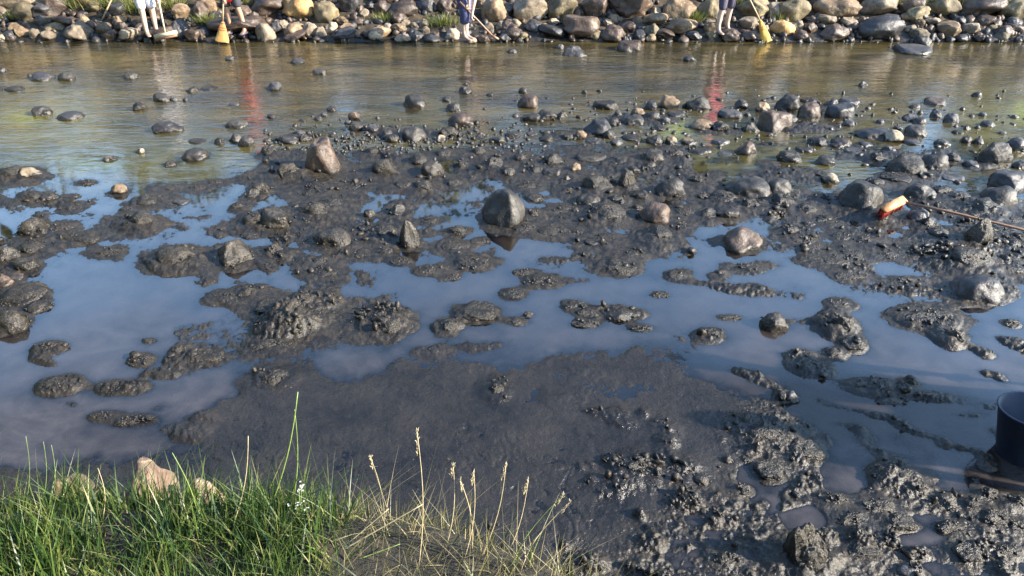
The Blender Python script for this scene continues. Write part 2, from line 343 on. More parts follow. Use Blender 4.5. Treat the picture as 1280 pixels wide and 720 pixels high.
# ------------------------------------------------------------------ the stones: x y w h colour shape   (r round, a angular, s slab, u upright)
def table(t): 
    o = []
    for q in t.replace('\n', ' ').split(';'):
        q = q.split()
        if len(q) == 6: o.append([float(v) for v in q[:4]] + q[4:])
    return o
RIVER_STONES = table('''
54 96 28 12 k r;85 96 22 11 g r;4 87 12 6 k r;4 110 14 6 g r;21 111 24 8 g r;54 139 27 14 g r;90 145 34 13 k r;165 95 20 9 g r;177 133 18 12 n a;203 122 24 12 g r;218 124 9 5 k r;241 112 18 8 n a;262 110 22 7 g r;232 123 7 7 k r;
212 159 40 18 k a;296 155 30 12 g r;288 73 14 6 k r;293 130 14 5 k r;295 170 17 18 g a;275 175 14 12 n r;248 176 24 7 g r;309 176 22 16 g r;38 94 8 4 k r;
372 77 19 8 k a;400 90 18 7 g s;343 108 20 11 k a;519 127 30 18 g r;582 113 18 10 g r;559 124 13 7 k r;583 105 7 4 k r;567 134 20 13 g r;578 149 36 18 b r;445 144 19 14 b a;415 136 14 7 k r;406 143 11 6 k r;398 148 12 6 k r;378 150 8 4 k r;340 145 12 6 g r;
517 168 36 20 g r;550 167 16 24 l a;563 165 30 16 n a;445 158 20 12 g a;465 160 18 14 k a;483 165 18 18 g a;490 173 20 12 n a;375 166 18 8 k r;361 175 28 12 g r;380 172 18 10 n a;434 152 8 7 k a;612 118 9 4 k r;606 136 6 3 k r;
661 125 30 22 b r;654 111 13 12 g r;702 140 17 17 n a;684 144 27 15 n a;666 147 28 12 g a;757 131 34 13 n s;797 138 20 19 t r;835 126 28 22 t a;813 131 20 15 k r;872 129 34 19 g r;790 150 30 15 g r;765 152 24 12 n a;771 143 14 9 g a;814 145 24 13 g r;845 142 24 8 g s;876 156 34 15 t r;
725 165 17 19 t a;746 159 36 22 k a;762 166 20 16 n a;665 167 15 5 k s;683 173 20 9 n r;710 170 18 9 n r;830 150 18 9 k r;823 160 18 8 n a;912 143 32 12 k s;925 129 18 14 g a;938 155 22 22 g a;952 128 21 25 t r;956 150 22 22 g r;818 174 24 14 g r;838 175 18 13 t r;860 177 24 10 t r;932 182 30 26 b a;900 158 22 14 n a;
984 125 34 28 g r;1011 138 36 21 b r;1012 125 24 9 n r;1039 128 20 11 k a;1047 139 36 19 k s;1060 127 26 10 k s;966 152 46 28 b s;987 146 18 16 g r;1078 105 12 8 k r;1220 118 12 8 k r;1168 127 33 12 b r;1143 133 14 6 g r;1113 136 7 4 k r;1136 147 20 10 k r;1169 143 17 10 k r;1188 145 22 19 k r;1227 143 11 6 k r;1208 156 10 13 k a;1233 155 20 9 k r;1148 151 18 10 k r;
1090 167 50 18 k r;1114 170 26 17 l a;1060 154 18 9 k r;1143 164 32 17 g r;1138 177 24 9 k r;1176 178 20 10 g r;1020 177 24 13 n a;1050 178 30 13 b r;1016 155 9 8 k r;1207 175 16 10 g r;1222 175 14 12 g r;1268 180 28 18 k r;1100 152 12 6 k r;1122 160 14 6 g r;1035 160 16 7 b r;
718 64 34 15 k a;787 58 34 15 b s;862 73 18 9 k a;1138 62 50 15 k s;1152 51 24 13 g r;700 58 10 6 k r;640 64 14 5 k r;
42 216 28 17 l a;19 216 34 20 m r;177 188 11 8 l r;138 198 20 9 l a;245 193 34 17 g r;213 205 18 9 n a;
407 195 48 50 b u;628 261 56 52 g u;932 235 58 32 g r;970 231 36 30 g r;1074 246 62 42 g u;1128 206 52 30 n r;1165 198 34 30 g r;1240 191 46 28 n r;1148 241 38 24 g r;1243 246 44 30 g r;1260 226 56 26 k s;1188 197 20 14 m a;
925 300 52 34 b r;818 267 46 32 b r;836 233 40 30 g r;1037 222 22 16 l r;985 196 32 16 n r;1030 201 30 14 g r;1005 187 22 9 g s;1068 190 26 10 k s;1095 198 22 14 m a;1110 187 18 10 k r;1212 205 20 10 k r;1190 222 30 9 k s;1272 206 18 12 k r;1145 270 28 20 k r;1160 276 22 20 n r;1215 362 64 40 k r;
1046 181 18 9 g r;1080 180 20 8 k r;1196 165 14 6 g r;1252 166 12 5 k r;1268 146 10 5 k r;900 178 26 9 k s;875 190 30 8 g s;905 192 20 7 k r;790 172 26 10 n r;770 178 18 8 k r;742 176 24 9 g r;640 168 20 9 g r;622 175 22 9 g a;600 172 18 8 n r;
''')
MUD_STONES = table('''
150 237 23 15 t a;60 248 28 15 n a;88 246 26 7 n s;185 251 32 17 m a;200 247 16 8 n r;228 252 24 9 k a;178 277 42 25 m a;92 260 24 10 m r;50 283 46 28 n a;80 286 30 14 m r;100 298 60 14 m s;225 322 60 32 m r;295 315 54 44 n a;138 315 44 14 m r;12 318 38 28 n r;38 330 34 20 n s;20 346 30 16 b r;
316 238 20 22 n a;322 275 40 26 m r;290 372 62 20 m a;35 368 60 32 n r;18 402 50 34 n r;52 384 34 18 n r;8 352 24 20 b r;30 225 30 12 m r;110 228 22 8 m r;250 235 30 10 m r;270 228 22 9 m r;215 235 18 8 m a;160 262 20 8 m r;300 258 20 12 m a;
338 190 24 16 m r;365 212 36 26 m a;328 235 30 18 n a;398 236 60 22 m a;440 233 36 14 m r;345 275 44 30 n s;396 263 46 26 m r;418 298 54 30 n r;345 312 28 24 m a;405 340 48 18 m r;485 208 40 28 m a;540 211 34 26 n r;523 200 26 18 m a;508 232 36 16 m r;497 262 23 20 n a;
462 267 18 12 n r;513 294 30 36 n u;478 292 44 24 m a;456 318 34 14 m a;538 276 24 10 m r;571 288 26 14 m r;567 308 42 17 m r;592 328 50 20 m r;600 302 26 8 m s;535 338 38 13 m r;566 346 20 9 m r;500 327 30 11 m a;466 190 22 13 m r;615 206 32 24 m a;600 190 24 14 m r;633 214 22 16 n a;577 206 22 12 m r;555 192 26 12 m r;
650 197 20 16 m a;693 198 28 21 n a;690 216 26 12 g s;718 207 19 16 t a;708 221 13 13 b a;737 197 42 12 n s;732 217 26 9 n s;772 200 30 13 n a;792 211 18 16 n a;783 226 24 30 m u;815 195 36 19 n r;746 232 44 28 m r;736 251 36 20 n r;757 266 52 26 m a;720 262 14 12 k a;820 295 40 24 m a;903 250 42 22 m a;935 257 36 18 m a;
885 267 24 15 n r;856 265 28 13 m a;748 300 42 16 m a;692 290 44 20 m r;722 292 28 12 m r;668 247 26 12 n r;788 318 44 18 m a;772 334 46 22 m a;676 352 50 18 m a;655 340 30 10 m r;640 367 30 15 m a;845 345 32 16 m r;935 334 32 12 m a;901 341 16 9 m r;660 232 30 12 m r;655 285 40 16 m r;710 240 24 12 m r;700 262 34 14 m r;
668 213 26 14 m a;800 245 26 16 m a;796 262 18 14 m u;870 225 22 12 m a;880 245 20 10 m a;850 283 24 12 m a;
965 402 36 26 n r;975 252 32 22 m a;1095 272 30 18 m a;1120 222 44 16 m a;1213 291 42 42 m u;1205 325 64 36 m r;1225 262 56 30 m a;1195 247 30 16 m r;1005 262 30 16 m a;1030 275 34 14 m a;1050 295 30 14 m a;1000 300 36 16 m r;985 288 26 14 m a;1080 300 36 16 m a;1060 320 40 16 m a;1110 318 36 14 m a;1150 312 40 18 m a;1170 292 30 18 m a;
1260 275 40 16 m r;1265 305 36 18 m a;1262 335 40 20 m a;1010 325 34 12 m r;1060 345 40 12 m a;1130 352 44 14 m a;1035 248 26 12 m a;1180 265 26 14 m a;1092 228 24 12 m a;
385 392 66 36 m a;345 385 50 22 m r;340 432 56 20 m a;480 403 62 34 m r;345 474 42 28 m r;560 408 26 19 m a;595 391 52 24 m u;620 485 24 24 m a;775 391 50 24 n a;718 383 32 15 m r;735 391 34 14 m r;732 405 36 10 m r;800 410 32 9 m r;825 368 24 9 m r;885 419 36 18 m r;660 393 14 8 m r;645 402 18 10 m r;912 397 28 7 m r;
1048 380 36 15 m r;1043 404 40 32 m a;1065 432 30 17 m a;1043 442 28 15 m r;1000 444 28 15 m r;1012 459 44 20 m a;1155 398 84 30 m a;1185 418 30 28 m a;1262 404 22 11 m r;1098 484 54 24 m a;1135 478 20 16 m a;1112 501 42 12 n a;1162 497 34 12 n a;985 495 26 18 k a;1072 483 18 12 m a;
62 434 34 15 m a;75 481 46 22 m r;155 484 60 18 m r;178 450 34 15 m r;188 426 18 8 m r;130 520 36 12 m r;170 526 50 14 m r;258 448 50 14 m a;225 438 20 14 m r;315 368 36 22 m a;
800 590 42 28 m a;850 588 40 24 m r;908 572 17 18 n a;875 600 24 18 n a;925 613 26 18 m a;896 619 16 14 m a;935 575 22 12 m a;955 545 60 36 m a;1000 565 50 26 m a;960 590 40 24 m a;1000 692 62 60 m u;1132 716 40 22 k r;1115 595 54 34 m a;1175 628 34 26 n a;1207 628 26 24 m a;1230 618 26 26 m a;1262 626 28 28 m a;
1182 660 38 18 m a;1205 694 40 24 m a;1235 650 40 26 m a;1095 635 44 24 m a;1120 655 40 20 m a;1060 650 44 22 m a;1040 625 36 20 m a;1250 690 34 18 m a;1075 690 44 22 m a;905 700 40 24 m a;930 525 26 18 m a;1265 660 30 18 m a;
''')
BANK_STONES = table('''
28 8 52 22 l r;68 10 42 26 b a;3 10 18 24 b r;20 37 17 13 t a;31 41 18 15 t a;46 44 15 15 l a;61 47 20 12 l a;70 38 27 10 o a;100 45 38 20 l a;85 31 28 9 b s;116 33 15 12 b a;133 38 22 12 t r;163 46 26 14 l r;176 37 18 10 g a;142 47 22 12 b r;206 50 48 11 b s;229 36 26 26 k a;246 48 28 14 g r;
232 18 28 18 t r;252 16 24 22 b r;306 17 22 24 b r;303 46 76 14 b s;320 24 18 16 b r;196 12 26 20 g a;150 14 24 18 k r;120 12 22 16 g r;272 22 20 12 k a;4 47 10 12 l r;
340 10 46 28 b a;375 14 40 30 y a;410 18 34 26 o r;335 42 26 22 l a;356 32 15 12 l a;370 41 30 17 t a;390 36 18 20 l a;400 43 20 12 l a;415 36 17 14 l a;433 38 21 13 t a;370 51 36 10 b r;430 49 36 12 k r;440 6 32 22 k a;455 18 14 12 l a;480 12 26 20 g a;505 16 40 20 b r;470 47 18 12 l a;485 37 15 10 l a;500 38 22 10 t a;
476 44 28 12 t a;507 30 13 9 l r;519 33 12 9 l r;530 30 13 14 l a;533 39 11 10 l r;505 51 22 10 l a;521 48 22 12 k a;541 52 22 9 k r;566 46 20 13 l a;533 9 26 20 k a;556 8 22 18 b a;602 4 26 14 l r;618 15 36 28 t r;612 35 13 14 l r;626 33 13 13 l r;640 38 16 14 b r;630 50 20 10 k r;605 52 18 9 g a;590 54 14 7 l r;448 30 16 10 b a;
664 14 46 32 l a;703 12 42 28 o r;745 12 40 26 b a;786 13 62 32 g a;846 15 46 28 t a;819 17 15 12 l a;645 30 15 9 l r;640 46 28 14 b r;667 37 26 13 k a;690 45 36 12 k s;727 40 48 26 g s;692 29 15 9 l r;714 27 14 9 l r;732 27 13 10 l r;743 34 12 14 t a;765 47 34 20 b a;785 37 22 13 b a;760 31 16 9 l a;797 47 20 13 k r;
816 30 36 13 t a;850 38 42 14 t a;885 32 17 9 l r;886 13 30 26 o r;911 48 28 15 b r;935 32 26 13 l a;940 13 42 26 g a;936 48 20 12 g a;955 38 14 12 l a;866 47 22 10 k r;888 46 16 9 g r;830 46 26 10 b r;905 30 14 10 b r;
967 10 20 26 l r;988 15 46 28 o r;1040 14 58 30 t r;1092 12 54 26 l a;976 38 32 17 y a;996 33 15 11 l r;1012 36 17 14 b r;1030 28 26 10 l s;1038 45 38 17 g a;1000 46 18 13 g r;1060 32 22 9 l s;1093 42 58 24 k r;1078 29 18 10 t r;1104 31 25 12 l r;1131 22 14 8 t r;1122 31 14 9 b a;1137 38 14 10 l r;1147 47 26 13 g r;1160 38 16 10 b r;
1182 40 32 18 t a;1165 30 22 9 l r;1176 12 42 24 g a;1217 12 62 28 b a;1228 30 26 13 g r;1242 31 16 10 b r;1263 40 26 10 g s;1266 30 20 9 k r;1212 38 22 13 l a;1250 48 22 10 g r;1200 50 18 9 k r;1222 50 16 8 b r;1262 14 40 26 g r;1273 50 16 8 k a;1135 12 36 24 b r;1150 22 16 10 k a;1196 28 18 10 k a;
''')

# ------------------------------------------------------------------ rock meshes
def rock_mesh(kind, seed, sub=4):
    bm = bmesh.new(); bmesh.ops.create_icosphere(bm, subdivisions=sub, radius=1)
    rr = random.Random(seed); off = Vector((rr.uniform(-99, 99), rr.uniform(-99, 99), rr.uniform(-99, 99)))
    planes = []
    nk = {'r': 7, 'a': 13, 's': 9, 'u': 7}[kind]
    for i in range(nk):
        d = Vector((rr.gauss(0, 1), rr.gauss(0, 1), rr.gauss(0, 1))).normalized()
        planes.append((d, rr.uniform(.62, .9) if kind != 'r' else rr.uniform(.76, .93)))
    if kind == 's': planes.append((Vector((rr.uniform(-.2, .2), rr.uniform(-.2, .2), 1)).normalized(), .62))
    amp = {'r': .19, 'a': .20, 's': .16, 'u': .15}[kind]
    for v in bm.verts:
        p = v.co.copy()
        for d, q in planes:
            e = p.dot(d) - q
            if e > 0: p -= d * e * .92
        n = mnoise.fractal(p * 1.1 + off, .9, 2, 3) * amp + mnoise.fractal(p * 4 + off, .8, 2, 3) * amp * .22 + mnoise.fractal(p * 11 + off, .7, 2, 2) * amp * .13
        if kind == 'u':
            p.x *= 1 - .12 * max(0, p.z); p.y *= 1 - .12 * max(0, p.z)
        v.co = p * (1 + n)
    # normalise so that each half axis is one
    for ax in range(3):
        lo = min(v.co[ax] for v in bm.verts); hi = max(v.co[ax] for v in bm.verts)
        for v in bm.verts:
            if ax < 2: v.co[ax] = (v.co[ax] - (lo + hi) / 2) / ((hi - lo) / 2)
            else: v.co[ax] = v.co[ax] / hi if v.co[ax] > 0 else v.co[ax]
    for f in bm.faces: f.smooth = True
    me = bpy.data.meshes.new('rock'); bm.to_mesh(me); bm.free(); me.materials.append(M['g'])
    return me
POOLM = {k: [rock_mesh(k, 100 * i + ord(k)) for i in range(n)] for k, n in (('r', 6), ('a', 8), ('s', 4), ('u', 4))}
LUMPM = [rock_mesh('a', 900 + i, 5) for i in range(4)]      # finer, for muddy lumps near the camera
for me in LUMPM:
    for v in me.vertices:
        p = v.co; v.co = p * (1 + .10 * abs(mnoise.noise(p * 7)) + .08 * abs(mnoise.noise(p * 15)))

bumps = []          # mud piled against the stones: x, y, rx, ry, height
stones = []         # dicts for the label pass
def put_stone(e, name, ground='flat'):
    x, y, wd, ht, colr, shp = e
    foot_py = y + ht / 2
    fn = PB if ground == 'bank' else P
    if ground == 'bank' and colr == 'g': colr = random.choice('bbo')
    g, t = fn(x, foot_py)
    th = math.atan2(CAM_H - g.z, g.y); st, ct = math.sin(th), math.cos(th)
    a = wd / 2 / F * t; hh = ht / F * t
    b = min(a * random.uniform(.75, 1.0), .46 * hh / st)
    if ground == 'bank': b = min(a * .9, .30 * hh / st + a * .35)
    q = (hh - b * st) ** 2 - (b * st) ** 2
    c = max(math.sqrt(max(q, 0)) / ct, .22 * a)
    if ground == 'bank': c = max(min(hh * .62 / ct, a * 1.2), .3 * a)
    if ground == 'flat' and shp != 'u': c = min(c, 1.0 * a)
    pos = g + Vector((0, b, 0)); pos.x += 0
    pos.x = g.x * (g.y + b) / g.y
    if ground == 'bank': pos.z = bank_z(pos.y) + c * .25
    me = random.choice(POOLM[shp])
    if colr == 'm' and wd > 26 and y > 380: me = random.choice(LUMPM)
    o = bpy.data.objects.new(name, me); C.objects.link(o)
    o.location = pos
    fl = random.choice((0, math.pi))
    o.rotation_euler = (0, 0, fl + R(random.uniform(-14, 14)))
    o.scale = (a, b, c)
    if ground == 'bank':
        o.rotation_euler = (R(random.uniform(-15, 15)), R(random.uniform(-15, 15)), fl + R(random.uniform(-20, 20)))
    o.material_slots[0].link = 'OBJECT'; o.material_slots[0].material = M[colr]
    if ground == 'flat':
        if colr in 'm': bumps.append((pos.x, pos.y, a * 1.55, b * 1.55, min(c * .55, .08)))
        elif y > 186 and x < 860 or y > 240: bumps.append((pos.x, pos.y, a * 1.3, b * 1.3, min(c * .25, .03)))
    stones.append(dict(o=o, x=x, y=y, w=wd, h=ht, c=colr, s=shp, g=ground, a=a))
    return o
BANK_STONES = [e[:5] + ['a' if (e[5] == 'r' and random.random() < .6) else e[5]] for e in BANK_STONES]
for i in range(100):
    x, y = random.uniform(0, 1280), random.choice((random.uniform(26, 50), random.uniform(24, 50), random.uniform(0, 26)))
    if min(abs(x - e[0]) / (e[2] + 6) + abs(y - e[1]) / (e[3] + 4) for e in BANK_STONES) < .42 or 183 < x < 232 or 262 < x < 315 or 570 < x < 625 or 893 < x < 915 or 945 < x < 965: continue
    wd = random.uniform(12, 24) * (1.3 if y < 22 else 1); BANK_STONES.append([x, y, wd, wd * random.uniform(.55, .8), random.choice('bbttkog'), random.choice('aars')])
for i in range(78):
    x, y = random.uniform(0, 1270), random.uniform(192, 352)
    if (y < 235 and (x < 320 or x > 860)): continue
    if samp(Wb, np.array([float(x)]), np.array([float(y)]))[0] > .4: continue
    if min(abs(x - e[0]) / (e[2] + 8) + abs(y - e[1]) / (e[3] + 4) for e in MUD_STONES + RIVER_STONES) < .55: continue
    wd = random.uniform(16, 40) * (y / 290) ** .5; MUD_STONES.append([x, y, wd, wd * random.uniform(.42, .62), random.choice('mmmn'), random.choice('rrra')])
GN = {'r': 'river_stone', 'a': 'river_stone', 's': 'flat_stone', 'u': 'upright_boulder'}
for e in RIVER_STONES: put_stone(e, 'boulder' if e[2] >= 44 else GN[e[5]])
for e in MUD_STONES: put_stone(e, 'mud_covered_stone' if e[4] == 'm' else 'muddy_stone')
for e in BANK_STONES: put_stone(e, 'bank_boulder' if e[2] >= 30 and e[1] < 25 else 'bank_stone', 'bank')

# labels -----------------------------------------------------------
LANDMARKS = [  # x, y, label, short name
 (628, 261, 'large egg shaped grey boulder standing upright in the blue pool mid picture', 'the upright egg shaped boulder'),
 (407, 195, 'tall reddish brown boulder leaning at the edge of the river', 'the tall reddish brown boulder'),
 (932, 235, 'broad smooth grey boulder with sunlit top beside the olive water', 'the broad smooth grey boulder'),
 (1074, 246, 'large wedge shaped grey boulder next to the red bristled brush', 'the wedge boulder by the brush'),
 (925, 300, 'brown boulder sitting alone in the blue pool below the broad grey boulder', 'the lone brown pool boulder'),
 (818, 267, 'squat brown boulder with an ochre face among muddy stones', 'the squat brown boulder'),
 (836, 233, 'rounded dark grey boulder behind the squat brown boulder', 'the rounded dark grey boulder'),
 (984, 125, 'round grey boulder at the far end of the cobble bar', 'the round boulder of the cobble bar'),
 (835, 126, 'sunlit tan stone tilted on the far side of the cobble bar', 'the tilted tan stone'),
 (519, 127, 'single oval grey green stone alone in the open river', 'the lone oval river stone'),
 (90, 145, 'low dark oval stone with a bright glint in the river, front of a pair', 'the glinting oval stone'),
 (212, 159, 'dark angular stone in calm water close to the left riverside', 'the dark angular river stone'),
 (517, 168, 'round grey stone in front of the pale angular stone in the river', 'the round stone by the pale one'),
 (578, 149, 'reddish brown oval stone near the pale angular stone in the river', 'the reddish oval stone'),
 (661, 125, 'brown rounded stone with a small grey stone resting behind it', 'the brown stone with a companion'),
 (1128, 206, 'long pale muddy boulder bent like a loaf in olive water', 'the long pale loaf boulder'),
 (1240, 191, 'pale rounded boulder standing in water near the right shore bar', 'the pale rounded boulder'),
 (1243, 246, 'grey boulder half coated with grit behind the brush handle', 'the gritty boulder behind the handle'),
 (1215, 362, 'wide black wet boulder lying in shadow by the pool', 'the wide black boulder'),
 (1213, 291, 'rough upright lump of mud covered stone under the brush handle', 'the rough lump under the handle'),
 (1155, 398, 'wide wedge of mud covered rock alone in the silty pool', 'the wedge in the silty pool'),
 (965, 402, 'dark stone with a pale gritty side at the edge of the silty pool', 'the dark stone with gritty side'),
 (775, 391, 'mud lump with a bright crumbly face in the middle pool', 'the bright faced mud lump'),
 (595, 391, 'pointed mud covered stone rising from the middle pool', 'the pointed mud stone'),
 (385, 392, 'big rough ridge of mud covered rock beside the left pool', 'the big rough mud ridge'),
 (480, 403, 'rounded mud mound right of the big rough ridge', 'the rounded mud mound'),
 (295, 315, 'split muddy stone with a light face above the left pool', 'the split muddy stone'),
 (225, 322, 'domed mud covered stone at the top edge of the left pool', 'the domed mud stone'),
 (418, 298, 'broad light topped muddy boulder with a dark hollow below', 'the light topped muddy boulder'),
 (513, 294, 'narrow upright muddy stone leaning over dark water', 'the narrow leaning stone'),
 (50, 283, 'grey muddy stone cluster head near the left mud bank', 'the grey muddy stone at the left'),
 (12, 318, 'rounded muddy stone at the very edge above the left pool', 'the rounded edge stone'),
 (155, 484, 'long low mud island in the left pool', 'the long low mud island'),
 (783, 226, 'jagged upright mud covered stone among the middle cobbles', 'the jagged upright mud stone'),
 (540, 211, 'light muddy round stone behind the middle strip of water', 'the light muddy round stone'),
 (693, 198, 'leaning muddy stone in the heap behind the middle pools', 'the leaning heap stone'),
 (1000, 692, 'spiky ridged mud covered rock at the near bottom edge', 'the spiky ridged rock'),
 (800, 590, 'lone crumbly mud lump on the smooth silt', 'the lone crumbly lump'),
 (1098, 484, 'crumbly mud lump at the edge of the blue shadow', 'the lump at the shadow edge'),
 (955, 545, 'large crumbly heap of wet mud clods left of the bucket shadow', 'the large crumbly clod heap'),
 (1115, 595, 'crumbly mud heap between two brown puddles', 'the heap between puddles'),
 (375, 14, 'yellow ochre angular boulder in the far bank wall', 'the ochre bank boulder'),
 (28, 8, 'large pale grey boulder at the left end of the far bank', 'the first pale bank boulder'),
 (232, 18, 'tan boulder in the bank between the push broom and straw broom', 'the tan boulder between the brooms'),
 (618, 15, 'tan block shaped boulder beside the bending person in navy', 'the tan block by the navy person'),
 (703, 12, 'olive rounded boulder in the far bank wall', 'the olive bank boulder'),
 (786, 13, 'widest dark grey angular boulder of the far bank', 'the widest grey bank boulder'),
 (846, 15, 'tan angular boulder behind the far water near the barefoot person', 'the tan angular bank boulder'),
 (727, 40, 'sloping grey slab at the foot of the far bank', 'the sloping grey slab'),
 (988, 15, 'olive grey boulder just past the yellow straw broom', 'the olive boulder past the broom'),
 (1040, 14, 'large smooth tan boulder of the far bank wall', 'the large smooth tan boulder'),
 (1093, 42, 'dark rounded boulder at the waterline of the far bank', 'the dark waterline boulder'),
 (1217, 12, 'wide pinkish brown boulder at the right end of the far bank', 'the wide pinkish boulder'),
 (1138, 62, 'flat black slab lying in the water off the far bank', 'the flat black slab'),
 (718, 64, 'dark wedge shaped rock in the water off the far bank', 'the dark wedge in the water'),
 (303, 46, 'long flat brown rock under the feet of the person in red', 'the long flat brown rock'),
 (206, 50, 'low flat brown rock under the push broom person', 'the low flat brown rock'),
 (430, 49, 'dark low rock at the far waterline below the rubble', 'the dark low shoreline rock'),
 (4, 47, 'small whitish stone at the water edge at the far left', 'the small whitish stone'),
]
lm = []
for (x, y, lab, short) in LANDMARKS:
    s = min(stones, key=lambda q: (q['x'] - x) ** 2 + (q['y'] - y) ** 2)
    s['lm'] = short; s['o']['label'] = lab; lm.append(s)
ORD = ['nearest', 'second', 'third', 'fourth', 'fifth', 'sixth', 'seventh', 'eighth', 'ninth', 'tenth', 'eleventh', 'twelfth', 'thirteenth', 'fourteenth']
buckets = {}
for s in stones:
    if 'lm' in s: continue
    L = min(lm, key=lambda q: (q['x'] - s['x']) ** 2 + 5 * (q['y'] - s['y']) ** 2 + (1e5 if (q['g'] != s['g']) else 0))
    dx, dy = s['x'] - L['x'], 2.3 * (s['y'] - L['y'])
    d = ('to the right of' if dx > 0 else 'to the left of') if abs(dx) > abs(dy) else ('in front of' if dy > 0 else 'behind')
    s['d'] = math.hypot(dx, dy); buckets.setdefault((L['lm'], d), []).append(s)
for (short, d), ls in buckets.items():
    ls.sort(key=lambda q: q['d'])
    for i, s in enumerate(ls):
        px = s['w']
        size = 'tiny' if px < 12 else 'small' if px < 20 else '' if px < 34 else 'large'
        shp = {'r': 'rounded', 'a': 'angular', 's': 'flat', 'u': 'upright'}[s['s']]
        lab = f"{size} {COLWORD[s['c']]} {shp} stone, {ORD[min(i, 13)]} {d} {short}".strip()
        if len(lab.split()) > 16: lab = f"{COLWORD[s['c']]} {shp} stone, {ORD[min(i, 13)]} {d} {short}"
        if len(lab.split()) > 16: lab = f"{COLWORD[s['c']]} stone, {ORD[min(i, 13)]} {d} {short}"
        if len(lab.split()) > 16: print('LONG', lab)
        s['o']['label'] = lab
for s in stones:
    o = s['o']
    o['category'] = 'boulder' if s['w'] >= 44 else 'stone'
    o['group'] = 'boulders and stones of the far bank' if s['g'] == 'bank' else ('mud covered stones on the flat' if s['c'] in 'mn' else 'bare stones in the river and pools')

# ------------------------------------------------------------------ mud sheet
pys = np.concatenate([np.linspace(1500, 790, 14)[:-1], np.arange(790, -22, -1.2)])
thv = R(PITCH) + np.arctan((pys - 360) / F)
ok = thv < R(80); rowy = CAM_H / np.tan(thv[ok])
rowy = np.concatenate([[-60, -20, -6, -2, 0.2], rowy, [18.8, 19.2, 20, 21.5, 24, 28, 34, 45, 60, 90, 140, 220]])
rowy = np.unique(np.round(rowy, 5))
pxs = np.concatenate([np.linspace(-9000, -400, 12), np.linspace(-380, -110, 22)[:-1], np.arange(-110, 1392, 1.35), np.linspace(1392, 1660, 22)[1:], np.linspace(1700, 10300, 12)])
uu = (pxs - 640) / F
YY, UU = np.meshgrid(rowy, uu, indexing='ij')
def depth_of(y): return np.maximum(y, .5) * COS + CAM_H * SIN
XX = UU * depth_of(YY)
def to_px(X, Y):
    d = np.maximum(Y, .3) * COS + CAM_H * SIN
    v = (CAM_H * COS - np.maximum(Y, .3) * SIN) / d
    return 640 + F * X / d, 360 + F * v
def height(X, Y):
    px, py = to_px(X, Y)
    s = samp(S, px, py); wx = fbm(X * 3.2, Y * 3.2, 4) * (11 + 20 * s); wy = fbm(X * 3.2 + 40, Y * 3.2 + 7, 5, .6) * (3.5 + 17 * s)
    wt = samp(Wb, px + wx, py + wy); ws = samp(Wsoft, px + wx, py + wy); soft = np.clip(s * 1.6, 0, 1); wt = wt * (1 - soft) + ws * soft; wt = np.clip((wt - .12) / .66, 0, 1); wt = wt * wt * (3 - 2 * wt)
    s = samp(S, px, py); k = samp(K, px, py)
    n_big = fbm(X * 1.7, Y * 1.7, 3); n_mid = fbm(X * 6 + 3, Y * 6 + 8, 4)
    lump = np.abs(fbm(X * 5 + 31, Y * 5 - 12, 4, .55)); fine = fbm(X * 26, Y * 26, 3, .6)
    rid = 1 - np.abs(fbm(X * 7.5 - 4, Y * 7.5 + 2, 4, .55)) * 2.2; dm = samp(DM, px + wx * .4, py + wy * .4); mid = np.clip((py - 215) / 25, 0, 1) * np.clip((420 - py) / 40, 0, 1); mudh = -.005 - .0105 * mid + .012 * n_big + .013 * n_mid + .016 * np.clip(rid, 0, 1) ** 2 * np.clip(.5 + perlin(X * 1.9, Y * 1.9 + 5), 0, 1) + .009 * fine
    mudh = mudh * (1 - s) + s * (-.0015 + .0075 * np.clip((py - 440) / 70, 0, 1) + .006 * n_big + .007 * fbm(X * 3.1 + .6 * n_mid, Y * 3.1 + .5 * n_big, 5, .55) + .0015 * np.abs(fbm(X * 13 + 2 * n_mid, Y * 13, 4, .6)))
    c1 = fbm(X * 9 + 5, Y * 9, 4, .6); clus = np.clip(.35 + 2.2 * perlin(X * 2.3 + 3, Y * 2.3), 0, 1.3); k = k * clus; kk = k
    mudh = mudh + k * (1 - wt) * (.045 * np.maximum(0, c1 - .02) + .013 * np.abs(fbm(X * 19, Y * 19 + 3, 4, .65)))
    deep = -.022 - .06 * np.clip((190 - py) / 80, 0, 1) + .014 * n_mid + .008 * n_big
    strk = 1 - np.abs(fbm((X * .75 + Y * .66) * 5 + 1.2 * n_big + wx * .05, (Y * .75 - X * .66) * 1.1 + .8 * n_mid, 3, .5)) * 3
    mudh = mudh - s * .007 * np.clip(strk, 0, 1) ** 3 * np.clip(.3 + 2 * perlin(X * 1.4 + 9, Y * 1.4), 0, 1)
    h = mudh * (1 - wt) + deep * wt
    g14 = np.abs(fbm(X * 14, Y * 14, 4, .6))
    h = h + (dm * (.8 + .35 * n_mid) + np.minimum(dm, .035) * (.45 * g14 + .25 * fine)) * (1 - .35 * wt)
    k = np.clip(k + np.minimum(10 * dm, .4), 0, 1)
    for (bx, by, rx, ry, bh) in bumps:
        pass
    return h, k * (1 - wt), wt, s
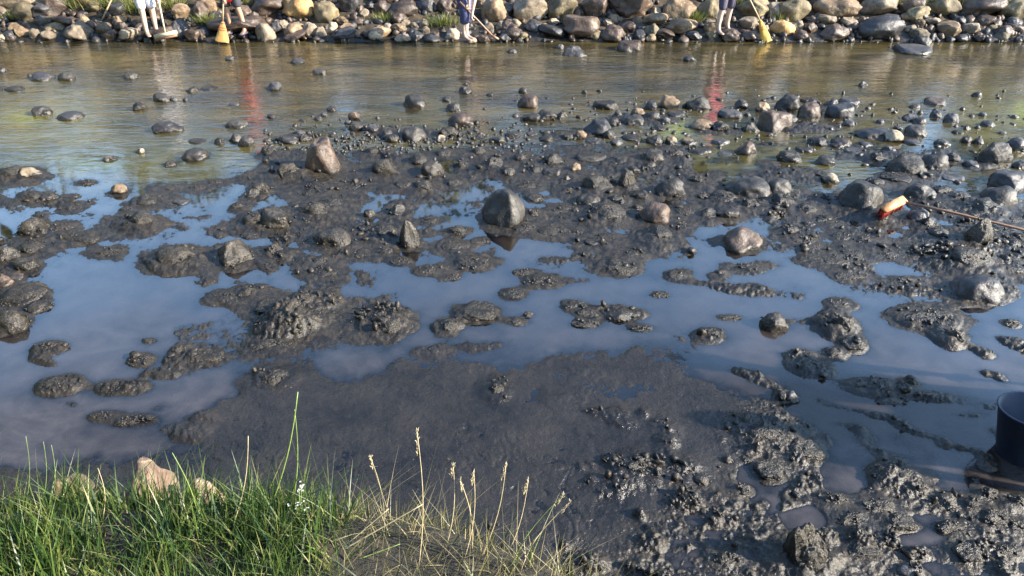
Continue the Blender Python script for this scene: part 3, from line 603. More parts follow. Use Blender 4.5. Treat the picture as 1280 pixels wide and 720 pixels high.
# heights evaluated on the fan, then mud heaped against each stone locally
HH, KK, WW, SS = height(XX, YY)
for (bx, by, rx, ry, bh) in bumps:
    j0, j1 = np.searchsorted(rowy, [by - 2.2 * ry, by + 2.2 * ry])
    if j1 <= j0: continue
    sub = slice(j0, j1); dx = (XX[sub] - bx) / rx; dy = (YY[sub] - by) / ry
    g = np.exp(-(dx * dx + dy * dy) ** 1.2)
    w_ = (1 + .5 * fbm(XX[sub] * 11, YY[sub] * 11, 3))
    HH[sub] = np.maximum(HH[sub], HH[sub] * (1 - g) + g * bh * w_ * (1 - .35 * (WW[sub] > .9)))
SL = np.clip(YY - SHORE + .1 * fbm(XX * .8, YY * .8, 3), 0, None)
bank = np.where(YY < 20, .36 * SL, 2.13 + .16 * (YY - 20)) + .08 * fbm(XX * 1.5, YY * 1.5, 4) * (YY > SHORE)
bank = np.where(YY > 60, bank + .12 * (YY - 60), bank)
HH = np.where(YY > SHORE - .25, np.where(YY > SHORE, bank, np.minimum(HH, -.03 + .1 * (YY - SHORE + .25))), HH)
HH = np.where(YY < 1.2, 0.0, HH)
nr, nc = XX.shape
idx = np.arange(nr * nc).reshape(nr, nc)
quads = np.stack([idx[:-1, :-1].ravel(), idx[:-1, 1:].ravel(), idx[1:, 1:].ravel(), idx[1:, :-1].ravel()], 1)
me = from_arrays('mud_ground', np.stack([XX.ravel(), YY.ravel(), HH.ravel()], 1), quads)
at = me.attributes.new('clod', 'FLOAT', 'POINT'); at.data.foreach_set('value', KK.ravel().astype(np.float32))
at = me.attributes.new('silt', 'FLOAT', 'POINT'); at.data.foreach_set('value', SS.ravel().astype(np.float32))
tag(link('mud_ground', me, M['mud']), 'dark wet silt bed of the drained river with ripples and clods', kind='structure')
def ground_z(x, y):
    j = np.searchsorted(rowy, y); j = min(max(j, 1), nr - 1)
    u = x / float(depth_of(np.array([y]))[0]); i = min(max(np.searchsorted(uu, u), 0), nc - 1)
    return float(HH[j, i]), float(KK[j, i]), float(WW[j, i])

# ------------------------------------------------------------------ water sheet
def make_water():
    s = NT('murky_water'); g = s.n('NewGeometry'); pos = g.outputs['Position']
    dp = s.n('Attribute', attribute_name='depth').outputs['Fac']; rp = s.n('Attribute', attribute_name='ripple').outputs['Fac']
    mirror_al = s.n('Attribute', attribute_name='algae_mirror').outputs['Fac']; yg = s.n('Attribute', attribute_name='weed').outputs['Fac']; sh = s.n('Attribute', attribute_name='silt').outputs['Fac']
    n1 = s.noise(pos, 1.3, 5, .6, .5)
    body = s.ramp(n1, [(.35, (.012, .008, .005)), (.65, (.026, .018, .011))])
    mp0 = s.n('Mapping'); mp0.inputs['Scale'].default_value = (.35, 1.1, 1); s.l(pos, mp0.inputs[0])
    body = s.mix(s.mapr(rp, .08, .45), body, s.ramp(s.noise(mp0.outputs[0], 1.4, 4, .55, .6), [(.35, (.014, .012, .006)), (.5, (.030, .024, .010)), (.65, (.054, .042, .016))]))  # golden body colour painted in for the sunlit bank the river mirrors
    body = s.mix(s.math('MULTIPLY', mirror_al, .95), body, s.ramp(s.noise(pos, 2.5, 5, .6), [(.35, (.055, .046, .010)), (.65, (.10, .084, .022))]))  # olive colour painted in for mirrored trees, over some algae
    swirl = s.ramp(s.noise(pos, 1.6, 6, .62, 2.2), [(.35, (.026, .021, .019)), (.5, (.042, .035, .033)), (.68, (.066, .056, .053))])
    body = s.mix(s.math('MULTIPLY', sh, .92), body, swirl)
    scum = s.mapr(s.noise(pos, 60, 3, .7), .70, .76)
    body = s.mix(s.math('MULTIPLY', scum, .35), body, (.16, .14, .11))
    body = s.mix(s.math('MULTIPLY', yg, s.ramp(s.noise(pos, 9, 4), [(.35, .3), (.6, 1.0)])), body, (.12, .13, .012))
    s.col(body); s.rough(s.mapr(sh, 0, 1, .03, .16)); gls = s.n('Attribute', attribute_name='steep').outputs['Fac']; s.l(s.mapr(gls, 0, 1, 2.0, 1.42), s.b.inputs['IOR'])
    # surface relief: wind ripples on the river, faint swell on the pools
    mp = s.n('Mapping'); mp.inputs['Scale'].default_value = (1.5, 5.0, 1); s.l(pos, mp.inputs[0])
    r1 = s.noise(mp.outputs[0], 1.1, 4, .55, .6)
    mp2 = s.n('Mapping'); mp2.inputs['Scale'].default_value = (4.5, 12.0, 1); mp2.inputs['Rotation'].default_value = (0, 0, R(8)); s.l(pos, mp2.inputs[0])
    r2 = s.noise(mp2.outputs[0], 1.6, 3, .5, .4)
    calm = s.noise(pos, 1.2, 2, .4)
    patch = s.mapr(s.noise(pos, .45, 3, .5), .35, .65, .35, 1.2)
    h = s.math('MULTIPLY', s.math('MULTIPLY', s.math('ADD', s.math('MULTIPLY', r1, 1.0), s.math('MULTIPLY', r2, .35)), rp), patch)
    h = s.math('ADD', h, s.math('MULTIPLY', calm, .06))
    bmp = s.bump(h, 1.0, .028); s.l(bmp, s.b.inputs['Normal'])
    # shallow water lets the bed show: silt hides it with depth
    op = s.math('SUBTRACT', 1, s.math('POWER', 2.718, s.math('MULTIPLY', dp, -60)), True)
    tr = s.n('BsdfTransparent'); tr.inputs[0].default_value = (.86, .82, .76, 1)
    gl = s.n('BsdfGlossy'); gl.inputs['Roughness'].default_value = .04; s.l(bmp, gl.inputs['Normal'])
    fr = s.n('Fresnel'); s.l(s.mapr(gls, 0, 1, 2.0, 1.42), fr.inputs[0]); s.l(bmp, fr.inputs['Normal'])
    film = s.n('MixShader'); s.l(fr.outputs[0], film.inputs[0]); s.l(tr.outputs[0], film.inputs[1]); s.l(gl.outputs[0], film.inputs[2])
    mx = s.n('MixShader'); s.l(op, mx.inputs[0]); s.l(film.outputs[0], mx.inputs[1]); s.l(s.b.outputs[0], mx.inputs[2]); s.l(mx.outputs[0], s.o.inputs[0])
    return s.m
M['water'] = make_water()
ri = np.where((rowy > 1.5) & (rowy < 14.9))[0]; ri = ri[::2]; ci = np.arange(0, nc, 2)
wX = XX[np.ix_(ri, ci)]; wY = YY[np.ix_(ri, ci)]; wH = HH[np.ix_(ri, ci)]
wpx, wpy = to_px(wX, wY)
a_, b_ = wX.shape; idw = np.arange(a_ * b_).reshape(a_, b_)
# keep only cells where some corner of the bed lies under the surface
under = wH < .012
keep = (under[:-1, :-1] | under[:-1, 1:] | under[1:, 1:] | under[1:, :-1]).ravel()
q = np.stack([idw[:-1, :-1].ravel(), idw[:-1, 1:].ravel(), idw[1:, 1:].ravel(), idw[1:, :-1].ravel()], 1)[keep]
me = from_arrays('river_water', np.stack([wX.ravel(), wY.ravel(), np.zeros(a_ * b_)], 1), q)
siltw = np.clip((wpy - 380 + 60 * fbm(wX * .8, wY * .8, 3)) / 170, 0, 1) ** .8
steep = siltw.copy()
shadow_clear = np.exp(-(((wpx - 1060) / 230) ** 2 + ((wpy - 512 - .12 * (wpx - 1060)) / 48) ** 2) ** 2); siltw = siltw * (1 - .92 * shadow_clear); steep = np.clip(steep + .35 * shadow_clear, 0, 1)  # clearer, duller water painted where the helpers' shadow falls, to deepen it
for nm, arr in (('depth', np.clip(-wH, 0, 1)), ('ripple', samp(RP, wpx, wpy)), ('algae_mirror', samp(MIRROR_AL, wpx, wpy)), ('weed', samp(YG, wpx, wpy)), ('silt', siltw), ('steep', steep)):
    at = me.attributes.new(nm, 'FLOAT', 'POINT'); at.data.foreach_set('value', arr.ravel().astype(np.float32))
tag(link('river_water', me, M['water']), 'shallow river and blue pools reflecting the sky', kind='structure')

# ------------------------------------------------------------------ clods of mud and pebbles too many to count
def scatter(name, pts, mats, sub, mat, label, jag=.35, seed=0, flat=False):
    bm = bmesh.new(); bmesh.ops.create_icosphere(bm, subdivisions=sub, radius=1)
    base = np.array([v.co[:] for v in bm.verts]); fc = np.array([[v.index for v in f.verts] for f in bm.faces]); bm.free()
    rs = np.random.RandomState(seed); n = len(pts); pts = np.asarray(pts)
    V = np.repeat(base[None], n, 0) * (1 + jag * rs.randn(n, len(base), 1) * .55)
    ang = rs.rand(n) * 6.283; ca, sa = np.cos(ang), np.sin(ang)
    sc = pts[:, 3:4] * (1 + .35 * rs.randn(n, 3)).clip(.5, 1.7)
    V = V * sc[:, None, :]
    V = np.stack([V[..., 0] * ca[:, None] - V[..., 1] * sa[:, None], V[..., 0] * sa[:, None] + V[..., 1] * ca[:, None], V[..., 2]], -1)
    V += pts[:, None, :3]
    Fc = fc[None] + (np.arange(n) * len(base))[:, None, None]
    me = from_arrays(name, V.reshape(-1, 3), Fc.reshape(-1, 3), not flat)
    return tag(link(name, me, mat), label, kind='stuff')
pts = []
rs = np.random.RandomState(3)
tries = 0
hh_flat = None
while len(pts) < 5500 and tries < 120000:
    tries += 1
    px, py = rs.uniform(-80, 1360), rs.uniform(190, 770)
    if px < 560 and py > 470: continue
    p, t = P(px, py); z, k, wt = ground_z(p.x, p.y)
    if z < .012: continue
    cl = perlin(np.array([p.x * 3.1]), np.array([p.y * 3.1]))[0]
    dmv = samp(DM, np.array([px]), np.array([py]))[0]
    if rs.rand() > k * (.05 + 1.2 * max(0, cl)) * (1 if dmv > .008 else .3) * 1.6: continue
    r = t / F * rs.gamma(1.6, .95) + .001
    pts.append((p.x, p.y, z + r * .2, min(r, .028)))
scatter('mud_clods', pts, None, 2, M['clod'], 'crumbly wet clods of dark mud strewn over the flat', jag=.30, seed=2)
# grit clinging on the coated stones and heaped round them
pts = []
for s_ in stones:
    if s_['g'] != 'flat' or s_['c'] not in 'mn' or s_['w'] < 20: continue
    o = s_['o']; a, b, c = o.scale
    for i in range(int(s_['w'] * .55)):
        an = rs.uniform(0, 6.283); ph = rs.uniform(.05, .95) if s_['c'] == 'm' else rs.uniform(.02, .35)
        rr = math.cos(ph * 1.57) * .97
        x, y, z = o.location.x + a * rr * math.cos(an), o.location.y + b * rr * math.sin(an), c * math.sin(ph * 1.57) * .9
        r = rs.uniform(.8, 2.2) * 7.5 / F * (1 if s_['y'] > 300 else 1.2) * .6
        pts.append((x, y, z, r))
scatter('stone_grit', pts, None, 1, M['clod'], 'lumps of gritty mud clinging to the coated stones', seed=4)
# small pebbles between the stones of the cobble bar and at the foot of the far bank
pts = []
for i in range(480):
    px, py = rs.uniform(640, 1290), rs.normal(160, 26)
    if py > 232 or py < 112: continue
    if rs.rand() < .5 and px > 1080: continue
    p, t = P(px, py); pts.append((p.x, p.y, -.005, t / F * rs.uniform(1.2, 3.6)))
for i in range(500):
    px, py = rs.uniform(330, 660), rs.normal(178, 12)
    if py > 215 or py < 140: continue
    p, t = P(px, py); pts.append((p.x, p.y, 0, t / F * rs.uniform(1.2, 3.2)))
scatter('river_pebbles', pts, None, 2, M['k'], 'small dark wet pebbles between the cobbles', jag=.15, seed=5)
for nm, mt, n, sd_, lb in (('bank_rubble', 'b', 1000, 6, 'small brown rubble filling gaps at the foot of the far bank'), ('bank_gravel', 'k', 1000, 8, 'small dark gravel between the bank boulders')):
    pts = []
    for i in range(n):
        px, py = rs.uniform(-90, 1370), rs.uniform(-22, 54)
        p, t = PB(px, py); r = t / F * rs.uniform(1.6, 5.0); pts.append((p.x, p.y, p.z + r * .1, r))
    scatter(nm, pts, None, 2, M[mt], lb, jag=.2, seed=sd_)
# upper rows of the bank wall, above the frame but mirrored in the river
pts = []
for row, (yy, zz) in enumerate(((16.0, .75), (16.7, 1.1), (17.5, 1.4), (18.3, 1.7))):
    x = -13
    while x < 13:
        r = rs.uniform(.28, .5); pts.append((x, yy + rs.uniform(-.15, .15), zz, r)); x += r * 1.75
scatter('bank_wall_rubble', pts, None, 3, M['t'], 'upper rows of tan boulders of the far bank wall', jag=.03, seed=9)

# ------------------------------------------------------------------ blades
def blades(name, roots, mat, label=None, parent=None, kind='stuff', seg=4):
    """roots: x,y,z,len,width,lean_x,lean_y,curl"""
    r = np.asarray(roots, float); n = len(r)
    t = np.linspace(0, 1, seg + 1)
    L, Wd, lx, ly, cu = r[:, 3:4], r[:, 4:5], r[:, 5:6], r[:, 6:7], r[:, 7:8]
    bend = t[None] + cu * t[None] ** 2
    cx = r[:, 0:1] + L * lx * bend; cy = r[:, 1:2] + L * ly * bend
    cz = r[:, 2:3] + L * (t[None] - .45 * np.abs(cu) * np.sqrt(lx ** 2 + ly ** 2) * t[None] ** 2)
    an = np.random.RandomState(n).rand(n, 1) * 3.14
    wv = Wd * (1 - t[None] ** 1.6) * .5 + .0002
    ox, oy = np.cos(an) * wv, np.sin(an) * wv
    A = np.stack([cx - ox, cy - oy, cz], -1); B = np.stack([cx + ox, cy + oy, cz], -1)
    V = np.stack([A, B], 2).reshape(n, -1, 3)
    f = np.array([[2 * i, 2 * i + 1, 2 * i + 3, 2 * i + 2] for i in range(seg)])
    Fc = f[None] + (np.arange(n) * 2 * (seg + 1))[:, None, None]
    o = link(name, from_arrays(name, V.reshape(-1, 3), Fc.reshape(-1, 4)), mat, parent)
    if kind: tag(o, label, kind=kind)
    return o
def make_blade(name, stops, trans=.35, rough=.45, scale=9):
    s = NT(name); g = s.n('NewGeometry')
    n = s.noise(g.outputs['Position'], scale, 4, .6)
    rnd = s.mapr(g.outputs['Random Per Island'], 0, 1, -.22, .22)
    c = s.ramp(s.math('ADD', n, rnd), stops); s.col(c); s.rough(rough)
    tr = s.n('BsdfTranslucent'); s.l(c, tr.inputs[0]); mx = s.n('MixShader'); mx.inputs[0].default_value = trans
    s.l(s.b.outputs[0], mx.inputs[1]); s.l(tr.outputs[0], mx.inputs[2]); s.l(mx.outputs[0], s.o.inputs[0])
    return s.m
M['grass'] = make_blade('green_grass', [(.25, (.016, .038, .010)), (.48, (.042, .085, .018)), (.68, (.11, .14, .03)), (.85, (.26, .23, .10))])
M['straw'] = make_blade('dry_straw', [(.25, (.06, .065, .02)), (.5, (.16, .14, .055)), (.75, (.34, .28, .15))], .25)
M['leaf'] = make_blade('tree_leaf', [(.25, (.03, .05, .012)), (.5, (.07, .09, .02)), (.8, (.15, .14, .04))], .3, scale=1.2)
M['bankgrass'] = make_blade('bank_grass', [(.3, (.05, .075, .015)), (.5, (.13, .15, .04)), (.8, (.32, .28, .10))], .3, scale=2)

# ------------------------------------------------------------------ near bank with grass
def edge_y(x): return 2.12 - .10 * max(0, x + .9) - .34 * max(0, x + .35) ** 1.0 - (.6 * (x - .45) if x > .45 else 0) + .07 * mnoise.noise(Vector((x * 2.3, 4, 0)))
def nb_z(x, y):
    e = edge_y(x); top = .86 + .05 * mnoise.noise(Vector((x * 1.7, y * 1.7, 3))) + .03 * mnoise.noise(Vector((x * 6, y * 6, 3)))
    t = max(0, min(1, (y - e) / .62)); t = t * t * (3 - 2 * t)
    return top * (1 - t) - .06 * t
vs, fs = [], []
NX2, NY2 = 150, 90
for j in range(NY2):
    for i in range(NX2):
        x = -6 + 9.5 * i / (NX2 - 1); 
        y = -4 + 5 * (j / 24) if j < 24 else 1.0 + 2.2 * (j - 24) / (NY2 - 25)
        vs.append((x, y, nb_z(x, y)))
for j in range(NY2 - 1):
    for i in range(NX2 - 1):
        a = j * NX2 + i; fs.append((a, a + 1, a + NX2 + 1, a + NX2))
def make_soil():
    s = NT('bank_soil'); g = s.n('NewGeometry'); p = g.outputs['Position']; a = s.noise(p, 12, 6, .65)
    s.col(s.ramp(a, [(.3, (.010, .009, .006)), (.55, (.026, .021, .014)), (.75, (.06, .048, .03))])); s.rough(.9)
    s.l(s.bump(s.noise(p, 40, 5, .7), .9, .03), s.b.inputs['Normal']); return s.m
M['soil'] = make_soil()
tag(link('near_bank_ground', from_arrays('near_bank_ground', vs, fs), M['soil']), 'earth of the near bank under the grass', kind='structure')
roots, straw = [], []
rs = np.random.RandomState(21)
def clump(v): return .5 + .9 * mnoise.noise(Vector(v))
for i in range(24000):
    x = rs.uniform(-2.7, .55); y = rs.uniform(.9, edge_y(x) + .22)
    dens = 1.0 if x < -.92 else max(.02, 1 - (x + .92) / .3)
    if rs.rand() > dens: continue
    cz = nb_z(x, y); q = clump((x * 3.5, y * 3.5, 9))
    edge = max(0, 1 - abs(edge_y(x) + .05 - y) / .35)
    if rs.rand() > .4 + 1.1 * q: continue
    L = rs.uniform(.06, .20) * (.75 + .7 * max(0, q)) * (1 + .35 * edge * rs.rand())
    if rs.rand() < .012: L *= 1.7
    an = rs.uniform(0, 6.283); le = abs(rs.normal(0, .42))
    roots.append((x, y, cz - .01, L, rs.uniform(.0028, .0085) if rs.rand() < .85 else rs.uniform(.008, .013), math.cos(an) * le + .06, math.sin(an) * le + .05, rs.uniform(0, .9)))
blades('green_grass', roots, M['grass'], 'dense green grass along the near bank')
for i in range(4800):
    x = rs.uniform(-2.6, .45) if rs.rand() < .4 else rs.uniform(-.75, .42); y = rs.uniform(.9, edge_y(x) + .25)
    q = clump((x * 5, y * 5, 2))
    if rs.rand() > .25 + q: continue
    if x > .15 and rs.rand() < (x - .15) * 2.5: continue
    cz = nb_z(x, y); an = rs.uniform(0, 6.283); le = abs(rs.normal(0, .75))
    L = rs.uniform(.05, .17); 
    if rs.rand() < .035 and x > -.7: L = rs.uniform(.2, .34); le *= .3
    straw.append((x, y, cz - .01, L, rs.uniform(.0015, .0035), math.cos(an) * le + .15, math.sin(an) * le, rs.uniform(0, .7)))
blades('dry_grass', straw, M['straw'], 'dry straw coloured grass at the thin end of the near bank')

def plain(name, col, rough=.6, bumpy=0, sc=30, var=.25, metallic=0, mud=0):
    s = NT(name); g = s.n('NewGeometry'); n = s.noise(g.outputs['Position'], sc, 5, .6)
    cc = s.ramp(n, [(.3, tuple(c * (1 - var) for c in col)), (.7, tuple(min(1, c * (1 + var)) for c in col))])
    if mud: cc = s.mix(s.mapr(s.noise(g.outputs['Position'], 11, 6, .7), .66 - .3 * mud, .72 - .25 * mud), cc, (.03, .026, .02))
    s.col(cc); s.rough(rough)
    s.b.inputs['Metallic'].default_value = metallic
    if bumpy: s.l(s.bump(n, bumpy, .01), s.b.inputs['Normal'])
    return s.m
def tube(bm, pts, rad, seg=8):
    rings = []
    pts = [Vector(p) for p in pts]
    for i, p in enumerate(pts):
        d = (pts[min(i + 1, len(pts) - 1)] - pts[max(i - 1, 0)]).normalized()
        up = Vector((0, 0, 1)) if abs(d.z) < .9 else Vector((1, 0, 0))
        s = d.cross(up).normalized(); t = s.cross(d); r = rad[i] if hasattr(rad, '__len__') else rad
        rings.append([bm.verts.new(p + (s * math.cos(k * 6.28319 / seg) + t * math.sin(k * 6.28319 / seg)) * r) for k in range(seg)])
    for a, b in zip(rings, rings[1:]):
        for k in range(seg): bm.faces.new((a[k], a[(k + 1) % seg], b[(k + 1) % seg], b[k]))
    bm.faces.new(rings[0][::-1]); bm.faces.new(rings[-1])
def bobj(name, bm, mat, parent=None, smooth=True):
    bmesh.ops.recalc_face_normals(bm, faces=bm.faces)
    for f in bm.faces: f.smooth = smooth
    me = bpy.data.meshes.new(name); bm.to_mesh(me); bm.free(); return link(name, me, mat, parent)
def box(bm, c, s, rot=None, bev=.0):
    r = bmesh.ops.create_cube(bm, size=1); 
    for v in r['verts']:
        v.co = Vector((v.co.x * s[0], v.co.y * s[1], v.co.z * s[2]))
        if rot is not None: v.co = rot @ v.co
        v.co += Vector(c)
    if bev:
        es = {e for v in r['verts'] for e in v.link_edges}
        bmesh.ops.bevel(bm, geom=list(es), offset=bev, segments=2, affect='EDGES')

# tall stems ------------------------------------------------------
M['stem_dry'] = plain('dry_stem', (.40, .33, .19), .6, sc=60)
M['stem_green'] = plain('green_stem', (.14, .20, .05), .5, sc=60)
M['petal'] = plain('white_petal', (.45, .43, .38), .6, sc=200, var=.1)
def near_root(px, py):     # a point of the near bank seen at this pixel
    d = ray(px, py)
    for i in range(400):
        t = 1.2 + i * .01; p = Vector((0, 0, CAM_H)) + d * t
        if p.z <= nb_z(p.x, p.y): return p
    return P(px, py)[0]
def stem(px0, py0, px1, py1, mat, label, head=True, r=.0022, name='tall_grass_stem', bow=.02):
    a = near_root(px0, py0); d = ray(px1, py1); 
    tt = a.y / d.y * 1.02; b = Vector((0, 0, CAM_H)) + d * tt        # tip at about the same distance
    root = empty(name, a); tag(root, label, 'grass stem', 'tall stems standing out of the near bank')
    pts = [(b - a) * (i / 8) + Vector((bow * math.sin(i / 8 * 3.1), 0, 0)) for i in range(9)]
    bm = bmesh.new(); tube(bm, pts, [r * (1 - .5 * i / 8) for i in range(9)], 6); bobj('stalk', bm, mat, root)
    if head:
        bm = bmesh.new(); dd = (b - a).normalized()
        for i in range(26):
            t = 1 - .16 * rs.rand(); p = (b - a) * t; q = p + Vector((rs.normal(0, .004), rs.normal(0, .004), .008)) + dd * .008
            tube(bm, [p, (p + q) / 2, q], [.0007, .0016, .0004], 5)
        bobj('seed_head', bm, M['stem_dry'], root)
    return root
stem(523, 712, 521, 540, M['stem_dry'], 'tallest straight pale stalk rising from the dry grass')
stem(420, 692, 529, 630, M['stem_dry'], 'long pale stalk slanting up to a small knob over the silt', head=False, r=.0032, bow=.0)
stem(422, 690, 486, 636, M['stem_dry'], 'shorter slanting pale stalk just above the long slanting one', head=False, r=.0026, bow=.0)
stem(440, 702, 500, 680, M['stem_green'], 'short yellow green blade lying low over the dry grass', head=False, r=.003, bow=0)
stem(336, 640, 372, 490, M['stem_green'], 'tall green leaf blade reaching highest from the grass', head=False, r=.0042)
stem(364, 640, 368, 512, M['stem_green'], 'green stem beside the tallest leaf blade above the white flowers', head=False, r=.0028)
stem(480, 668, 463, 572, M['stem_dry'], 'thin pale stem leaning out before the dry grass', r=.0016)
stem(556, 690, 566, 580, M['stem_dry'], 'pale seeded stem first after the tallest stalk')
stem(580, 700, 592, 590, M['stem_dry'], 'pale seeded stem in the middle of the dry tuft')
stem(600, 700, 632, 582, M['stem_dry'], 'slanting seeded stem beside the dry tuft')
stem(625, 712, 660, 600, M['stem_dry'], 'slanting seeded stem at the outer side of the dry tuft')
stem(636, 716, 705, 618, M['stem_green'], 'arching greenish stem at the end of the near bank', bow=-.03)
stem(650, 716, 712, 628, M['stem_dry'], 'outermost pale arching stem of the near bank', bow=-.03)
stem(590, 690, 575, 600, M['stem_dry'], 'thin upright seeded stem in the dry tuft')
stem(290, 660, 310, 545, M['stem_dry'], 'pale bare stem standing just past the pinkish rocks', head=False)
stem(30, 640, 32, 545, M['stem_green'], 'dark thin stem closest to the left side over the pool', r=.0014, head=False)
stem(50, 640, 54, 552, M['stem_green'], 'second dark thin stem over the left pool', r=.0014, head=False)
stem(62, 640, 64, 556, M['stem_green'], 'third dark thin stem over the left pool', r=.0014, head=False)
stem(128, 650, 122, 585, M['stem_dry'], 'short pale stem before the dark thin stems', head=False, r=.0016)
stem(250, 660, 215, 566, M['stem_green'], 'dark stem leaning across the pinkish rock', r=.0026, bow=.02, head=False)
# little white flowers
a = near_root(372, 655); fl = empty('white_flower', a); tag(fl, 'small white flowering weed at the edge of the green grass', 'flower')
bm = bmesh.new(); heads = []
for i in range(9):
    tip = Vector((rs.uniform(-.035, .055), rs.uniform(-.03, .03), rs.uniform(.09, .20))); heads.append(tip)
    tube(bm, [(0, 0, 0), tip * .5 + Vector((.006, 0, .01)), tip], .0011, 5)
bobj('stalk', bm, M['stem_green'], fl)
for tip in heads:
    bm = bmesh.new()
    for k in range(3):
        c0 = tip + Vector((rs.normal(0, .006), rs.normal(0, .006), rs.normal(0, .006)))
        for j in range(5):
            an = j * 1.2566; d = Vector((math.cos(an), math.sin(an), .4)) * .0042; sd_ = Vector((-math.sin(an), math.cos(an), 0)) * .0025
            v = [bm.verts.new(c0), bm.verts.new(c0 + d * .6 + sd_), bm.verts.new(c0 + d), bm.verts.new(c0 + d * .6 - sd_)]; bm.faces.new(v)
    bobj('blossom', bm, M['petal'], fl)
# pinkish rocks behind the grass
M['pink'] = make_rock('pinkish_rock', [(.3, (.07, .045, .03)), (.5, (.17, .115, .08)), (.75, (.28, .21, .15))], .8, wet_h=-1)
for (x, y, wd, ht, lb) in ((188, 600, 90, 76, 'pale pinkish rock showing above the grass of the near bank'), (262, 612, 60, 52, 'smaller pinkish rock beside the larger one behind the grass'), (112, 608, 66, 44, 'dark mossy rock half hidden by grass beside the pinkish rock')):
    z0 = .5; g, t = P(x, y + ht / 2, z0); o = bpy.data.objects.new('bank_rock', POOLM['a'][len(lb) % 8]); C.objects.link(o)
    a = wd / 2 / F * t; o.location = (g.x, g.y, z0); o.scale = (a, a * .7, a * 1.75); o.rotation_euler = (0, .1, len(lb))
    o.material_slots[0].link = 'OBJECT'; o.material_slots[0].material = M['pink'] if 'pinkish rock s' in lb or 'smaller' in lb else M['o']
    tag(o, lb, 'rock')

# ------------------------------------------------------------------ grass tufts on the far bank
def tuft(px, py, n, L, spread, label, z_up=0.0, mat='bankgrass'):
    g, t = PB(px, py); g.z += z_up
    rts = []
    for i in range(n):
        an = rs.uniform(0, 6.283); r = abs(rs.normal(0, spread)); le = abs(rs.normal(0, .55))
        rts.append((r * math.cos(an) * 1.6, r * math.sin(an) * .6, 0, L * rs.uniform(.5, 1.2), rs.uniform(.006, .012), math.cos(an) * le, math.sin(an) * le, rs.uniform(.1, .9)))
    o = blades('grass_tuft', rts, M[mat], kind=None, seg=3); o.location = g; tag(o, label, 'grass tuft', 'grass tufts among the bank stones')
for a in ((105, 8, 500, .30, .16, 'green tuft between the brown boulder and the leaning broom'), (140, 10, 500, .32, .18, 'large green tuft behind the leaning broom'), (170, 14, 400, .26, .14, 'green tuft close behind the person with the push broom'),
          (215, 10, 350, .26, .12, 'yellow green tuft right behind the push broom handle'), (262, 30, 420, .20, .09, 'low yellow green tuft beside the straw broom'), (555, 32, 400, .22, .13, 'grey green tuft beside the person in navy'),
          (480, 26, 180, .18, .10, 'thin dry tuft in the rubble of the far bank'), (868, 26, 240, .22, .08, 'wispy green tuft next to the barefoot person'), (1130, 10, 420, .30, .16, 'dry tuft beyond the pale angular boulder'),
          (1190, 4, 500, .34, .18, 'long dry tuft hanging over the pinkish boulder'), (1250, 8, 500, .32, .2, 'dark green tuft at the right end of the bank'), (20, 24, 160, .18, .08, 'small dry tuft under the first pale boulder'), (975, 26, 160, .16, .06, 'small olive tuft past the yellow broom'),
          (300, 4, 260, .26, .12, 'green tuft behind the person in the red shirt'), (925, 4, 200, .24, .1, 'dark tuft behind the yellow broom handle'), (1085, 3, 200, .25, .1, 'dry tuft on top of the pale angular boulder'), (700, 2, 200, .2, .1, 'dry tuft over the olive boulder')):
    tuft(*a)

# ------------------------------------------------------------------ wood beyond the far bank (seen mirrored in the river)
M['bark'] = plain('bark', (.09, .07, .05), .9, .6, 12)
def tree(x, y, z, h, wd, label):
    root = empty('bank_tree', (x, y, z)); tag(root, label, 'tree', 'trees above the far bank')
    bm = bmesh.new(); tube(bm, [(0, 0, -.3), (.05, 0, h * .35), (-.05, .05, h * .7), (0, 0, h * .92)], [.07, .05, .03, .01], 9)
    for i in range(7):
        an = rs.uniform(0, 6.28); b0 = Vector((0, 0, h * rs.uniform(.25, .6))); b1 = b0 + Vector((math.cos(an) * wd * .4, math.sin(an) * wd * .4, h * .22)); tube(bm, [b0, (b0 + b1) / 2 + Vector((0, 0, .1)), b1], [.03, .02, .008], 6)
    bobj('trunk', bm, M['bark'], root)
    n = 2600 if h < 6 else 7000; cl = [(rs.normal(0, wd * .26), rs.normal(0, wd * .26), h * rs.uniform(.15, .95), wd * rs.uniform(.14, .26)) for k in range(26)]
    V, Fc = [], []
    for i in range(n):
        c = cl[rs.randint(26)]; d = rs.normal(0, 1, 3); d /= np.linalg.norm(d) + 1e-6; p = np.array(c[:3]) + d * c[3] * rs.uniform(.6, 1.1)
        u = rs.normal(0, 1, 3); u /= np.linalg.norm(u); v = np.cross(u, rs.normal(0, 1, 3)); v /= np.linalg.norm(v) + 1e-6; s_ = rs.uniform(.07, .15) * (1 if h < 6 else 2.0)
        k = len(V); V += [p - u * s_, p + v * s_ * .5, p + u * s_, p - v * s_ * .5]; Fc.append((k, k + 1, k + 2, k + 3))
    link('crown', from_arrays('crown', V, Fc, False), M['leaf'], root)
    return root
TL = ['broad bushy tree', 'round dense tree', 'tall loose tree', 'low spreading tree']
WH = ['at the left end of the far bank', 'above the first pale boulder', 'above the leaning broom', 'above the push broom person', 'above the person in red', 'above the ochre boulder', 'above the rubble', 'above the person in navy', 'above the olive boulder', 'above the widest grey boulder', 'above the barefoot person', 'above the smooth tan boulder', 'above the pinkish boulder', 'at the right end of the far bank']
for i in range(14):
    x = -17 + i * 2.6 + rs.uniform(-.5, .5); y = 21.5 + rs.uniform(-1, 1.0)
    tree(x, y, bank_z(y), rs.uniform(3.6, 4.3), rs.uniform(3.4, 4.0), f'{TL[i % 4]} standing {WH[i]}')
